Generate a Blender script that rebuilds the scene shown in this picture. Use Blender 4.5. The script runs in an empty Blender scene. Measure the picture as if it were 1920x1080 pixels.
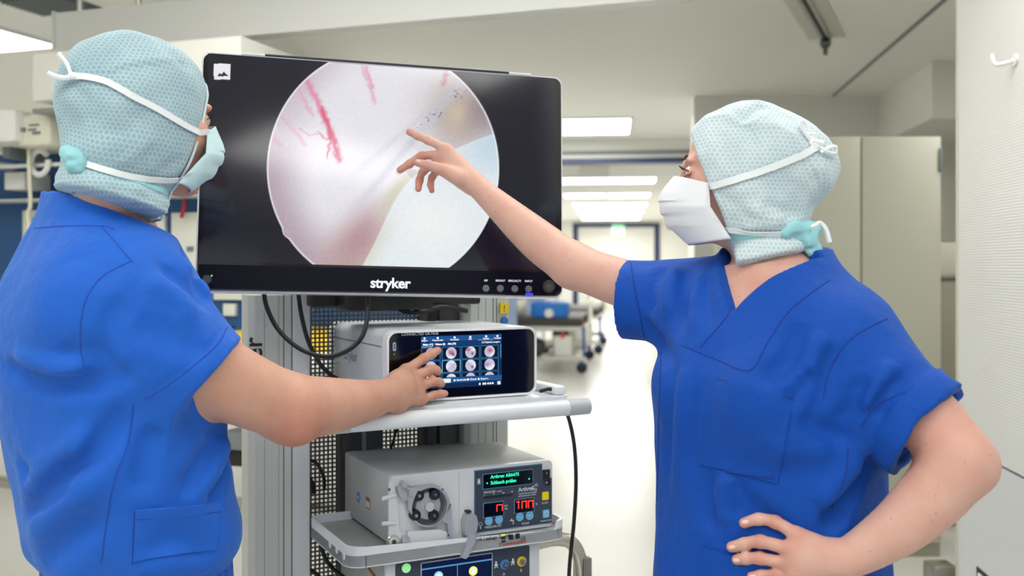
import bpy, bmesh, math, random
import numpy as np
from mathutils import Vector, Matrix
sc = bpy.context.scene
COL = sc.collection
random.seed(5); rng = np.random.default_rng(5)

# ------------------------------------------------------------------ camera
F = 1920 * 35.0 / 36.0; CX = 960.0; CY = 500.0; CZ = 1.42
cam_d = bpy.data.cameras.new('camera'); cam = bpy.data.objects.new('camera', cam_d); COL.objects.link(cam)
cam_d.lens = 35.0; cam_d.sensor_width = 36.0
cam.location = (0, 0, CZ); cam.rotation_euler = (math.pi / 2, 0, 0)
cam_d.shift_y = -(540 - CY) / 1920.0
cam_d.dof.use_dof = True; cam_d.dof.focus_distance = 1.78; cam_d.dof.aperture_fstop = 3.6
cam_d.clip_start = 0.05
sc.camera = cam
# ------------------------------------------------------------------ world, view
w = bpy.data.worlds.new('world'); sc.world = w; w.use_nodes = True
w.node_tree.nodes['Background'].inputs[0].default_value = (0.93, 0.97, 1.0, 1)
w.node_tree.nodes['Background'].inputs[1].default_value = 0.85
vs = sc.view_settings
vs.view_transform = 'Standard'; vs.look = 'None'; vs.gamma = 1.0; vs.use_curve_mapping = False
vs.exposure = 0.16
LAMP = 10.0          # radiance of the ceiling light diffusers

# ------------------------------------------------------------------ helpers
def P(px, py, d): return Vector(((px - CX) / F * d, d, CZ + (CY - py) / F * d))
def srgb(r, g, b):
    f = lambda c: (c / 255 / 12.92) if c <= 10 else ((c / 255 + .055) / 1.055) ** 2.4
    return (f(r), f(g), f(b), 1)
def tag(o, label=None, cat=None, group=None, kind=None):
    if label: o['label'] = label
    if cat: o['category'] = cat
    if group: o['group'] = group
    if kind: o['kind'] = kind
    return o
def empty(name, loc=(0, 0, 0), rz=0.0, label=None, cat=None, group=None):
    o = bpy.data.objects.new(name, None); COL.objects.link(o)
    o.location = loc; o.rotation_euler = (0, 0, rz); o.empty_display_size = .05
    return tag(o, label, cat, group)

MATS = {}
def mat(name, col, rough=.5, metal=0.0, var=.04, vscale=30., bump=0.0, bscale=200., spec=.5, emit=None, estr=0., sub=0., alpha=1., trans=0., coat=0.):
    if name in MATS: return MATS[name]
    m = bpy.data.materials.new(name); m.use_nodes = True
    nt = m.node_tree; b = nt.nodes['Principled BSDF']
    b.inputs['Roughness'].default_value = rough; b.inputs['Metallic'].default_value = metal
    b.inputs['Specular IOR Level'].default_value = spec
    b.inputs['Coat Weight'].default_value = coat
    tc = nt.nodes.new('ShaderNodeTexCoord')
    nz = nt.nodes.new('ShaderNodeTexNoise'); nz.inputs['Scale'].default_value = vscale; nz.inputs['Detail'].default_value = 4
    nt.links.new(tc.outputs['Object'], nz.inputs['Vector'])
    mx = nt.nodes.new('ShaderNodeMix'); mx.data_type = 'RGBA'
    c = col
    mx.inputs['A'].default_value = (c[0] * (1 - var), c[1] * (1 - var), c[2] * (1 - var), 1)
    mx.inputs['B'].default_value = (min(1, c[0] * (1 + var)), min(1, c[1] * (1 + var)), min(1, c[2] * (1 + var)), 1)
    nt.links.new(nz.outputs['Fac'], mx.inputs['Factor'])
    nt.links.new(mx.outputs['Result'], b.inputs['Base Color'])
    if bump:
        n2 = nt.nodes.new('ShaderNodeTexNoise'); n2.inputs['Scale'].default_value = bscale; n2.inputs['Detail'].default_value = 3
        nt.links.new(tc.outputs['Object'], n2.inputs['Vector'])
        bp = nt.nodes.new('ShaderNodeBump'); bp.inputs['Strength'].default_value = bump; bp.inputs['Distance'].default_value = .002
        nt.links.new(n2.outputs['Fac'], bp.inputs['Height']); nt.links.new(bp.outputs['Normal'], b.inputs['Normal'])
    if emit:
        b.inputs['Emission Color'].default_value = emit; b.inputs['Emission Strength'].default_value = estr
    if sub:
        b.inputs['Subsurface Weight'].default_value = sub; b.inputs['Subsurface Scale'].default_value = .012
        b.inputs['Subsurface Radius'].default_value = (1, .35, .2)
    if trans: b.inputs['Transmission Weight'].default_value = trans
    if alpha < 1: b.inputs['Alpha'].default_value = alpha
    MATS[name] = m
    return m

class MB:
    def __init__(s): s.v = []; s.f = []
    def add(s, vs, fs):
        n = len(s.v); s.v += [tuple(v) for v in vs]; s.f += [tuple(i + n for i in f) for f in fs]; return s
    def box(s, x0, x1, y0, y1, z0, z1, bev=0.0, seg=2):
        if bev <= 0:
            vs = [(x0, y0, z0), (x1, y0, z0), (x1, y1, z0), (x0, y1, z0), (x0, y0, z1), (x1, y0, z1), (x1, y1, z1), (x0, y1, z1)]
            return s.add(vs, [(0, 3, 2, 1), (4, 5, 6, 7), (0, 1, 5, 4), (1, 2, 6, 5), (2, 3, 7, 6), (3, 0, 4, 7)])
        bm = bmesh.new(); bmesh.ops.create_cube(bm, size=1)
        for v in bm.verts: v.co = Vector(((x0 + x1) / 2 + v.co.x * (x1 - x0), (y0 + y1) / 2 + v.co.y * (y1 - y0), (z0 + z1) / 2 + v.co.z * (z1 - z0)))
        bmesh.ops.bevel(bm, geom=list(bm.edges), offset=bev, segments=seg, affect='EDGES', profile=.5)
        bm.verts.index_update()
        s.add([v.co[:] for v in bm.verts], [[v.index for v in f.verts] for f in bm.faces]); bm.free(); return s
    def prism(s, poly, y0, y1):           # poly of (x,z), extruded in y (y0 = front)
        n = len(poly)
        vs = [(x, y0, z) for x, z in poly] + [(x, y1, z) for x, z in poly]
        fs = [tuple(range(n)), tuple(range(2 * n - 1, n - 1, -1))] + [(i, i + n, (i + 1) % n + n, (i + 1) % n) for i in range(n)]
        return s.add(vs, fs)
    def prismz(s, poly, z0, z1):          # poly of (x,y), extruded in z
        n = len(poly)
        vs = [(x, y, z0) for x, y in poly] + [(x, y, z1) for x, y in poly]
        fs = [tuple(range(n - 1, -1, -1)), tuple(range(n, 2 * n))] + [(i, (i + 1) % n, (i + 1) % n + n, i + n) for i in range(n)]
        return s.add(vs, fs)
    def ring(s, outer, inner, y0, y1):    # frame between two equal-count polys
        n = len(outer)
        vs = [(x, y0, z) for x, z in outer] + [(x, y0, z) for x, z in inner] + [(x, y1, z) for x, z in outer] + [(x, y1, z) for x, z in inner]
        fs = []
        for i in range(n):
            j = (i + 1) % n
            fs += [(i, j, n + j, n + i), (2 * n + i, 3 * n + i, 3 * n + j, 2 * n + j), (i, 2 * n + i, 2 * n + j, j), (n + i, n + j, 3 * n + j, 3 * n + i)]
        return s.add(vs, fs)
    def tube(s, pts, r, n=10, caps=True, r2=None):
        pts = [Vector(p) for p in pts]; m = len(pts)
        rr = r if isinstance(r, (list, tuple)) else [r] * m
        t0 = (pts[1] - pts[0]).normalized()
        up = Vector((0, 0, 1)) if abs(t0.z) < .9 else Vector((1, 0, 0))
        a = t0.cross(up).normalized(); vs = []
        for i, p in enumerate(pts):
            t = (pts[min(i + 1, m - 1)] - pts[max(i - 1, 0)]).normalized()
            a = (a - t * a.dot(t)).normalized(); b = t.cross(a)
            for k in range(n):
                q = 2 * math.pi * k / n
                vs.append(p + (a * math.cos(q) + b * math.sin(q)) * rr[i])
        fs = [(i * n + k, i * n + (k + 1) % n, (i + 1) * n + (k + 1) % n, (i + 1) * n + k) for i in range(m - 1) for k in range(n)]
        if caps: fs += [tuple(range(n - 1, -1, -1)), tuple(range((m - 1) * n, m * n))]
        return s.add(vs, fs)
    def cyl(s, a, b, r, n=20, r2=None): return s.tube([a, b], [r, r2 if r2 is not None else r], n)
    def lathe_y(s, cx, cz, prof, n=24):   # prof: list of (y, r), axis along y
        vs = []; m = len(prof)
        for y, r in prof:
            for k in range(n):
                q = 2 * math.pi * k / n; vs.append((cx + r * math.cos(q), y, cz + r * math.sin(q)))
        fs = [(i * n + k, i * n + (k + 1) % n, (i + 1) * n + (k + 1) % n, (i + 1) * n + k) for i in range(m - 1) for k in range(n)]
        fs += [tuple(range(n - 1, -1, -1)), tuple(range((m - 1) * n, m * n))]
        return s.add(vs, fs)
    def build(s, name, m, parent=None, smooth=True, angle=40):
        me = bpy.data.meshes.new(name); me.from_pydata([tuple(v) for v in s.v], [], s.f)
        bm = bmesh.new(); bm.from_mesh(me); bmesh.ops.recalc_face_normals(bm, faces=bm.faces)
        if smooth:
            for f in bm.faces: f.smooth = True
            ca = math.radians(angle)
            for e in bm.edges:
                if len(e.link_faces) == 2 and e.link_faces[0].normal.length > 0 and e.link_faces[1].normal.length > 0:
                    if e.calc_face_angle(0) > ca: e.smooth = False
        bm.to_mesh(me); bm.free()
        return link(name, me, m, parent)
def link(name, me, m, parent=None):
    o = bpy.data.objects.new(name, me); COL.objects.link(o)
    if m is not None and not me.materials: me.materials.append(m)
    if parent is not None: o.parent = parent
    return o
def rrect(x0, x1, z0, z1, r, n=6):
    pts = []
    for cx, cz, a0 in ((x1 - r, z0 + r, -90), (x1 - r, z1 - r, 0), (x0 + r, z1 - r, 90), (x0 + r, z0 + r, 180)):
        for k in range(n + 1):
            a = math.radians(a0 + 90 * k / n); pts.append((cx + r * math.cos(a), cz + r * math.sin(a)))
    return pts
def spline(pts, n=8):
    pts = [Vector(p) for p in pts]; out = []
    q = [pts[0] * 2 - pts[1]] + pts + [pts[-1] * 2 - pts[-2]]
    for i in range(1, len(q) - 2):
        a, b, c, d = q[i - 1], q[i], q[i + 1], q[i + 2]
        for k in range(n):
            t = k / n
            out.append(.5 * ((2 * b) + (c - a) * t + (2 * a - 5 * b + 4 * c - d) * t * t + (3 * b - a - 3 * c + d) * t ** 3))
    out.append(pts[-1]); return out
def text(s, x, y, z, size, m, parent, name='lettering', align='LEFT', sx=1.0, shear=0., thick=.0, rot=0., bold=0.0, spacing=1.0):
    cu = bpy.data.curves.new('t', 'FONT'); cu.body = s; cu.size = size; cu.align_x = align; cu.shear = shear
    cu.resolution_u = 3; cu.extrude = .0002 + thick; cu.offset = bold; cu.space_character = spacing
    t = bpy.data.objects.new('t', cu); COL.objects.link(t)
    dg = bpy.context.evaluated_depsgraph_get(); me = bpy.data.meshes.new_from_object(t.evaluated_get(dg))
    bpy.data.objects.remove(t); bpy.data.curves.remove(cu)
    M = Matrix.Translation((x, y, z)) @ Matrix.Rotation(rot, 4, 'Y') @ Matrix.Rotation(math.pi / 2, 4, 'X') @ Matrix.Diagonal((sx, 1, 1, 1))
    me.transform(M); me.materials.clear(); me.name = name
    return link(name, me, m, parent)
def mat_of(o):
    return Matrix.LocRotScale(o.location, o.rotation_euler, o.scale)
def onplane(M, px, py, y0=0.0):
    """pixel of the photograph -> (x, z) on the plane local y = y0 of a frame"""
    Mi = M.inverted(); a = Mi @ Vector((0, 0, CZ)); b = Mi @ P(px, py, 1.0); t = (y0 - a.y) / (b.y - a.y)
    q = a + (b - a) * t; return q.x, q.z
# ------------------------------------------------------------------ palette
M_ceil = mat('ceiling_paint', srgb(238, 237, 229), .6, var=.015, vscale=3)
M_wall = mat('wall_paint', srgb(234, 233, 225), .55, var=.015, vscale=4)
M_floor = mat('floor_vinyl', srgb(226, 226, 219), .28, var=.02, vscale=6)
M_blue = mat('blue_wall_panel', srgb(34, 82, 134), .45, var=.06, vscale=5)
M_navy = mat('navy_frame', srgb(26, 46, 88), .4, var=.05)
M_beam = mat('header_metal', srgb(212, 213, 209), .4, var=.015, vscale=6)
M_grey = mat('grey_trim', srgb(120, 128, 128), .5)
M_lampf = mat('lamp_frame', srgb(225, 225, 222), .4)
M_lamp = mat('lamp_diffuser', (1, 1, 1, 1), .5, emit=(1.0, .985, .95, 1), estr=LAMP)
M_white = mat('white_plastic', srgb(232, 232, 226), .4, var=.02)
M_steel = mat('brushed_steel', srgb(190, 188, 180), .28, metal=1.0, var=.05, vscale=60)
M_chrome = mat('chrome', srgb(215, 216, 220), .16, metal=1.0, var=.03)
M_black = mat('black_plastic', srgb(16, 16, 18), .45, var=.1)
M_dark = mat('dark_rubber', srgb(28, 28, 30), .6, var=.1)
M_cab = mat('cabinet_laminate', srgb(190, 190, 174), .34, var=.012, vscale=3)

def struct(name, mb, m, parent=None, smooth=False):
    o = mb.build(name, m, parent, smooth)
    if parent is None: o['kind'] = 'structure'
    return o
CD = Vector((.1013, .99486, 0)); CR = Vector((.99486, -.1013, 0))     # corridor direction and its right
def cor(lat, d): return CD * d + CR * lat
CH = 2.75
# floor and ceiling of the room and of the corridor beyond
struct('floor', MB().box(-5.1, 5, -4, 34, -.1, 0), M_floor)
ceil = struct('ceiling', MB().box(-5.1, 5, -4, 34, CH, CH + .1), M_ceil)
# walls
WA = math.radians(-18.9); WU = Vector((math.cos(WA), math.sin(WA), 0)); WB = Vector((-math.sin(WA), math.cos(WA), 0))
w0 = Vector((-1.635, 4.3, 0))
LW = empty('wall_left', w0, WA); LW['kind'] = 'structure'
MLW = mat_of(LW)
struct('lower_panel', MB().box(-3.6, 1.33, 0, .14, 0, 1.02), M_wall, LW)
struct('blue_panel', MB().box(-3.4, 1.33, .004, .14, 1.02, 1.93), M_blue, LW)
struct('top_strip', MB().box(-3.4, 1.33, 0, .14, 1.93, 2.06), M_wall, LW)
struct('wall_far_left', MB().box(-5, -.95, 9.6, 9.7, 0, CH), M_wall)
RW = empty('wall_rear', (0, -3.3, 0)); RW['kind'] = 'structure'      # unseen wall behind the camera, window openings added to let world light in
struct('sill_wall', MB().box(-5, 5, 0, .1, 0, .9), mat('rear_wall_paint', srgb(112, 124, 158), .5), RW)
struct('top_wall', MB().box(-5, 5, 0, .1, 2.55, CH), M_wall, RW)
for k in range(6): struct('pier', MB().box(-5 + k * 2 - .18, -5 + k * 2 + .18, 0, .1, .9, 2.55), M_wall, RW)
struct('wall_outer_left', MB().box(-5.1, -5.0, -3.2, 9.6, 0, CH), M_wall)
struct('wall_outer_right', MB().box(3.6, 3.7, -3.2, 8.2, 0, CH), mat('right_wall_paint', srgb(190, 187, 176), .55))
bw = MB()
struct('wall_back', MB().box(1.42, 3.6, 7.76, 7.9, 0, CH), M_wall)
def corbox(name, l0, l1, d0, d1, z0, z1, m, parent=None):
    c = [cor(l0, d0), cor(l1, d0), cor(l1, d1), cor(l0, d1)]
    return struct(name, MB().prismz([(p.x, p.y) for p in c], z0, z1), m, parent)
corbox('wall_corridor_left', -2.0, -1.9, 5.0, 33, 0.86, CH, M_wall)
corbox('trim_1', -2.02, -1.88, 5.0, 33, 0, .86, M_blue)
corbox('wall_corridor_right', 2.1, 2.2, 10.6, 33, 0, CH, M_wall)
corbox('wall_corridor_end', -2.5, 2.5, 32.5, 32.8, 0, CH, M_wall)
# lintel over the near corridor opening
corbox('trim_2', -2.2, 3.3, 10.5, 10.62, 2.63, CH, M_wall)
corbox('trim_3', -2.2, 3.3, 10.44, 10.62, 2.595, 2.632, M_grey)
corbox('trim_4', -2.2, 3.3, 10.47, 10.62, 2.545, 2.595, M_wall)
corbox('trim_5', -2.2, 3.3, 10.40, 10.62, 2.50, 2.548, M_navy)
# far doorway with blue frame
zt = CZ + (CY - 419) / F * 29
corbox('door_1', -1.17, 1.33, 29, 29.2, zt - .11, zt, M_navy)
corbox('door_2', -1.17, -1.02, 29, 29.2, 0, zt - .11, M_navy)
corbox('door_3', 1.18, 1.33, 29, 29.2, 0, zt - .11, M_navy)
corbox('wall_doorway', -1.9, 2.1, 29.05, 29.15, zt, CH, M_wall)
corbox('wall_doorway_right', 1.33, 2.1, 29.05, 29.15, 0, zt, M_wall)
corbox('wall_doorway_left', -1.9, -1.17, 29.05, 29.15, 0, zt, M_wall)
# header beam of the sliding partition across the upper left
bl = P(103, 93, 4.1)
BE = empty('trim_6', (bl.x, bl.y, bl.z), WA); BE['kind'] = 'structure'
struct('header_beam', MB().box(0, 2.6, 0, .12, 0, .152, .004), M_beam, BE)
struct('track_lip', MB().box(0, 2.6, -.012, .03, -.014, 0), M_beam, BE)
struct('end_cap', MB().box(-.012, 0, -.006, .126, -.016, .158), M_beam, BE)
# near sliding door leaf at the right edge of the picture
pe = P(1797, 500, 3.0)
DR = empty('door_4', (pe.x, pe.y, 0), math.atan2(CD.y, CD.x)); DR['kind'] = 'structure'      # local +x = away along the leaf
MDR = mat_of(DR)
m = mat('ribbed_panel', srgb(222, 223, 219), .42, var=.012, vscale=5)
nt = m.node_tree; b = nt.nodes['Principled BSDF']; tc = nt.nodes['Texture Coordinate']
wv = nt.nodes.new('ShaderNodeTexWave'); wv.bands_direction = 'Z'; wv.inputs['Scale'].default_value = 40; wv.inputs['Distortion'].default_value = 1.2
wv.inputs['Detail'].default_value = 2; nt.links.new(tc.outputs['Object'], wv.inputs['Vector'])
bp = nt.nodes.new('ShaderNodeBump'); bp.inputs['Strength'].default_value = .22; bp.inputs['Distance'].default_value = .003
nt.links.new(wv.outputs['Fac'], bp.inputs['Height']); nt.links.new(bp.outputs['Normal'], b.inputs['Normal'])
zs = CZ + (CY - 868) / F * 2.74
struct('upper_leaf', MB().box(-2.6, 0, -.05, 0, zs + .008, 2.6), m, DR)
struct('lower_leaf', MB().box(-2.6, 0, -.05, 0, .02, zs), mat('smooth_panel', srgb(214, 216, 216), .4, var=.01), DR)
struct('joint_strip', MB().box(-2.6, 0, -.045, -.01, zs, zs + .008), M_grey, DR)
struct('edge_strip', MB().box(0, .012, -.052, .004, .02, 2.6), mat('edge_strip', srgb(200, 198, 182), .45), DR)
struct('edge_seal', MB().box(.012, .03, -.045, -.004, .02, 1.25), M_navy, DR)
# recessed pull near the bottom and its printed plate
def leafpt(px, py):   # pixel -> local x,z on leaf face
    Mi = MDR.inverted(); a = Mi @ Vector((0, 0, CZ)); bb = Mi @ P(px, py, 1); t = (0.0 - a.y) / (bb.y - a.y); q = a + (bb - a) * t; return q.x, q.z
x1, z1 = leafpt(1832, 1062); x0, z0 = leafpt(1862, 1100)
struct('pull_recess', MB().box(x0, x1, -.001, .002, z1 - .12, z1, 0), M_dark, DR)
struct('pull_plate', MB().box(x0 + .01, x1 - .02, -.001, .006, z1 - .12, z1 - .012, 0), M_white, DR)
HK = empty('wall_hook', (0, 0, 0), 0, 'small white plastic hook on the ribbed panel at the right edge', 'hook')
hx, hz = leafpt(1905, 112)
hk = MB(); q = lambda x, y, z: MDR @ Vector((x, y, z))
hk.tube(spline([q(hx, 0, hz), q(hx + .01, .02, hz - .006), q(hx + .02, .04, hz - .008), q(hx + .024, .048, hz + .004), q(hx + .024, .049, hz + .022)], 5), .006, 8)
hk.build('hook_arm', M_white, HK)
MB().cyl(q(hx, -.001, hz), q(hx, .006, hz), .016).build('hook_plate', M_white, HK)

# ceiling details: joint line, curtain-rail slot, ventilation grille, bulkhead
a = P(1770, 0, 1.33 * F / 500); b_ = P(1562, 180, 7.74)
dv = (Vector((b_.x, b_.y)) - Vector((a.x, a.y))); L = dv.length; dv.normalize(); nv = Vector((-dv.y, dv.x)) * .012
a2 = Vector((a.x, a.y)) - dv * 2
struct('trim_7', MB().prismz([tuple(a2 - nv), tuple(a2 + nv), tuple(Vector((b_.x, b_.y)) + nv), tuple(Vector((b_.x, b_.y)) - nv)], CH - .006, CH), M_grey)
e1 = P(1548, 66, 1.33 * F / 434); d2 = Vector((math.sin(math.radians(24)), math.cos(math.radians(24))))
RL = empty('ceiling_rail', (e1.x, e1.y, CH - .001), math.atan2(d2.y, d2.x), 'short recessed ceiling rail with a dark hanging runner above the capped woman', 'ceiling rail')
MB().box(-2.0, .06, -.10, .10, -.006, .0).build('rail_plate', mat('rail_plate', srgb(205, 205, 196), .4), RL, False)
MB().box(-2.0, .03, -.03, -.012, -.022, -.004).build('rail_lip', mat('rail_lip', srgb(170, 172, 165), .4), RL, False)
MB().box(-2.0, .03, .012, .03, -.022, -.004).build('rail_lip', MATS['rail_lip'], RL, False)
MB().tube([(-2, 0, -.012), (-.1, 0, -.012), (-.03, 0, -.03)], .014, 8).build('runner_rod', M_black, RL)
rk = MB(); rk.lathe_y(0, 0, [(-.03, .012), (-.02, .03), (.02, .03), (.03, .012)], 14); rk.tube([(0, 0, -.02), (0, 0, -.07)], .012, 8); rk.tube([(-.03, 0, -.05), (.035, 0, -.055)], .01, 8)
o = rk.build('runner_knob', mat('runner_metal', srgb(110, 112, 108), .3, metal=.8), RL); o.location = (-.01, 0, -.045)
g1 = P(105, 4, 5.05)
VG = empty('ceiling_vent', (g1.x, g1.y, CH), WA, 'dark slatted ventilation grille in the ceiling above the header beam', 'vent')
MB().box(-.28, .25, -.3, .2, -.012, 0).build('vent_plate', mat('vent_dark', srgb(92, 104, 108), .5), VG, False)
slat = MB().box(-.26, .23, -.008, .008, -.022, -.01).build('slat', M_grey, VG, False); slat.location = (0, -.26, 0)
VG.scale = (.72, .6, 1)
for k in range(1, 10):
    s2 = slat.copy(); COL.objects.link(s2); s2.parent = VG; s2.location = (0, -.26 + k * .047, 0)
bk = P(1748, 222, 6.45)
struct('trim_8', MB().prismz([(bk.x, 6.45), (3.6, 6.45), (3.6, 7.76), (bk.x + .13, 7.76)], bk.z, CH), M_wall)

# ceiling lights
def lamp(cx, cy, sx, sy, rz, label, m=None):
    t = empty('ceiling_light', (cx, cy, CH), rz, label, 'ceiling light', 'ceiling light panels')
    fr = MB(); fr.box(-sx / 2 - .02, sx / 2 + .02, -sy / 2 - .02, -sy / 2, -.02, 0); fr.box(-sx / 2 - .02, sx / 2 + .02, sy / 2, sy / 2 + .02, -.02, 0)
    fr.box(-sx / 2 - .02, -sx / 2, -sy / 2, sy / 2, -.02, 0); fr.box(sx / 2, sx / 2 + .02, -sy / 2, sy / 2, -.02, 0)
    fr.build('frame', M_lampf, t, False)
    MB().box(-sx / 2, sx / 2, -sy / 2, sy / 2, -.014, -.002).build('diffuser', m or M_lamp, t, False)
CA = -math.atan2(.1013, .99486)
for lat0, lat1, d, dep, lb in ((-1.15, .15, 9.4, 1.0, 'nearest bright ceiling light panel just above the corridor opening'),
        (-.9, .63, 15.3, .9, 'first long light panel inside the corridor, below the hanging sign'),
        (-.9, -.15, 18.5, .9, 'left one of the paired light panels in the corridor ceiling'),
        (-.09, .66, 18.5, .9, 'right one of the paired light panels in the corridor ceiling'),
        (-.84, .70, 21.4, 1.1, 'corridor light panel just beyond the paired ones'),
        (-.84, .70, 24.2, 1.2, 'second farthest corridor ceiling light panel'),
        (-.84, .70, 27.2, 1.3, 'farthest corridor ceiling light panel above the blue doorway')):
    c = cor((lat0 + lat1) / 2, d); lamp(c.x, c.y, lat1 - lat0, dep, CA, lb)
e = P(82, 84, 1.33 * F / 416)
c = Vector((e.x, e.y, 0)) - WU * .62 - WB * (-.0) - Vector((0, .32, 0)); lamp(c.x, c.y, 1.25, .62, WA, 'bright ceiling light panel at the upper left corner of the picture')
M_lamp2 = mat('lamp_diffuser_added', (1, 1, 1, 1), .5, emit=(1.0, .985, .95, 1), estr=LAMP * .62)
for (x, y) in ((-2.4, 2.4), (-.7, 2.6), (.7, 2.2), (-2.4, .5), (-.8, .5), (.6, .3), (-2.3, -1.5), (-.7, -1.5), (.8, -1.5)):  # unseen panels, added for soft light from above
    lamp(x, y, 1.2, .6, WA, 'square-edged ceiling light panel in the room ceiling above the camera', M_lamp2)
for (x, y) in ((2.75, 4.3), (-.45, 7.8), (-1.9, 7.9), (-.5, 9.0), (-2.2, 9.1)):  # extra panels out of view, added to brighten floor and ceiling
    lamp(x, y, 1.1, .6, WA, 'square-edged ceiling light panel hidden behind the monitor or the door leaf')
c = cor(0, 30.8); lamp(c.x, c.y, 1.6, 1.2, CA, 'ceiling light panel in the end room beyond the blue doorway')  # added panel, lifts the dark far doorway
# ------------------------------------------------------------------ cabinet on the right
c0 = P(1385, 255, 4.86); c1 = P(1615, 255, 4.86); c2 = P(1765, 255, 4.86)
CB = empty('tall_cabinet', ((c0.x + c2.x) / 2, 4.86, 0), 0, 'tall beige two-door cabinet behind the woman', 'cabinet')
ox = (c0.x + c2.x) / 2
MB().box(c0.x - ox, c2.x - ox, .02, .6, .0, c0.z, .003).build('body', M_cab, CB)
MB().box(c0.x - ox + .002, c1.x - ox - .004, 0, .02, .07, c0.z - .003, .002).build('door', M_cab, CB)
MB().box(c1.x - ox + .004, c2.x - ox - .002, 0, .02, .07, c0.z - .003, .002).build('door', M_cab, CB)
MB().box(c0.x - ox + .02, c2.x - ox, .015, .03, .0, .065).build('plinth', mat('plinth', srgb(160, 158, 138), .5), CB, False)
MB().box(c2.x - ox - .012, c2.x - ox + .004, -.008, .012, c0.z - .17, c0.z - .06, .002).build('hinge', M_grey, CB)
sb = P(1766, 455, 5.4)
SB = MB().box(2.27, 2.75, 5.4, 5.62, CZ - (516 - 500) / F * 5.4, sb.z, .006).build('wall_cupboard', mat('cupboard', srgb(205, 203, 188), .4), None)
tag(SB, 'small pale wall cupboard in the gap right of the tall cabinet', 'cupboard')
TC = empty('narrow_locker', (2.62, 5.45, 0), 0, 'narrow taupe locker below the small cupboard in the gap', 'locker')
MB().box(-.35, .35, 0, .4, 0, 1.355, .004).build('body', mat('locker_taupe', srgb(158, 152, 136), .5), TC)
MB().box(-.345, .345, -.018, 0, .05, 1.345, .004).build('door', MATS['locker_taupe'], TC)
bp_ = P(1763, 1056, 3.9)
BP = empty('steel_post', (bp_.x, bp_.y, 0), .05, 'short square stainless steel post beside the sliding door', 'post')
MB().box(-.047, .047, -.05, .05, 0, bp_.z, .006).build('post_body', M_steel, BP)
MB().box(-.07, .07, -.07, .07, 0, .012, .003).build('base_plate', M_steel, BP)

# ------------------------------------------------------------------ left wall fittings
def lwbox(px0, px1, py0, py1, y0, y1, m, name, parent, bev=.004):
    xa, za = onplane(MLW, px0, py1, y0); xb, zb = onplane(MLW, px1, py0, y0)
    return MB().box(min(xa, xb), max(xa, xb), y0, y1, min(za, zb), max(za, zb), bev).build(name, m, parent)
HR = empty('handrail', w0, WA, 'stainless steel bumper rail along the pale lower wall', 'handrail')
xa, za = onplane(MLW, 250, 926, -.08)
MB().cyl((-3.2, -.08, za), (1.25, -.08, za), .026, 14).build('rail', M_steel, HR)
for k in range(5): MB().cyl((-2.9 + k, -.08, za), (-2.9 + k, .0, za), .012, 10).build('bracket', M_steel, HR)
BX = empty('wall_box_device', w0, WA, 'white wall-mounted supply unit with printed panel left of the man', 'device')
lwbox(-90, 28, 203, 272, -.42, -.004, M_white, 'housing', BX, .02)
lwbox(28, 94, 212, 276, -.38, -.004, mat('cream_plastic', srgb(226, 224, 205), .45), 'side_module', BX, .02)
lwbox(36, 44, 239, 247, -.392, -.379, M_grey, 'button', BX, .001)
for (a0, a1, b0, b1) in ((54, 72, 232, 236), (52, 66, 241, 245), (60, 74, 246, 252)): lwbox(a0, a1, b0, b1, -.385, -.379, M_grey, 'print_line', BX, 0)
lwbox(4, 18, 272, 296, -.3, -.1, M_grey, 'coupling', BX, .004)
RA = empty('equipment_rail', w0, WA, 'white horizontal equipment rail mounted on the blue wall', 'rail')
lwbox(-160, 440, 290, 322, -.26, -.235, M_white, 'rail_bar', RA)
for px in (-60, 150, 330): lwbox(px, px + 12, 298, 312, -.235, .0, M_white, 'rail_bracket', RA)
CL = empty('hook_clamp', w0, WA, 'white ring-shaped cable clamp on the equipment rail', 'clamp')
cx_, cz_ = onplane(MLW, 76, 305, -.27); rg = MB()
rg.tube([(cx_ + .045 * math.cos(t), -.275, cz_ + .05 * math.sin(t)) for t in np.linspace(.6, 2 * math.pi + .2, 22)], .012, 8)
rg.build('ring', M_white, CL); MB().tube(spline([(cx_ - .03, -.275, cz_ + .03), (cx_ - .03, -.27, cz_ + .08), (cx_ + .03, -.26, cz_ + .1)], 5), .011, 8).build('ring_arm', M_white, CL)
SH = empty('wall_shelf', w0, WA, 'narrow white shelf on the blue wall below the equipment rail', 'shelf')
lwbox(-160, 430, 362, 381, -.16, .0, M_white, 'shelf_board', SH)
lwbox(8, 46, 322, 356, -.15, .0, M_white, 'shelf_box', SH)
CO = empty('hanging_cable', w0, WA, 'thin cream cord hanging from the white wall device', 'cord')
pts = [onplane(MLW, x, y, -.3) for x, y in ((54, 276), (55, 330), (57, 385), (52, 400), (54, 440), (50, 500), (46, 560))]
MB().tube(spline([(x, -.3, z) for x, z in pts], 5), .008, 8).build('cord', mat('cream_cord', srgb(226, 222, 200), .5), CO)
def board(name, label, px0, px1, py0, py1, m, bits=()):
    t = empty(name, w0, WA, label, 'notice board')
    lwbox(px0, px1, py0, py1, -.02, .003, m, 'sheet', t, .001)
    for (a0, a1, b0, b1, mm) in bits: lwbox(a0, a1, b0, b1, -.024, -.019, mm, 'print_patch', t, 0)
M_paper = mat('paper', srgb(228, 228, 216), .6, var=.03)
M_cyan = mat('print_cyan', srgb(66, 160, 200), .6); M_green = mat('print_green', srgb(170, 200, 60), .6); M_redp = mat('print_red', srgb(190, 40, 60), .5)
board('notice_board', 'white notice sheet with blue and green patches behind the man', 42, 165, 392, 560, M_paper, ((60, 76, 408, 432, M_cyan), (50, 74, 434, 460, M_green), (76, 92, 398, 406, M_green), (82, 100, 425, 470, mat('print_grey', srgb(180, 185, 180), .6))))
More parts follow.
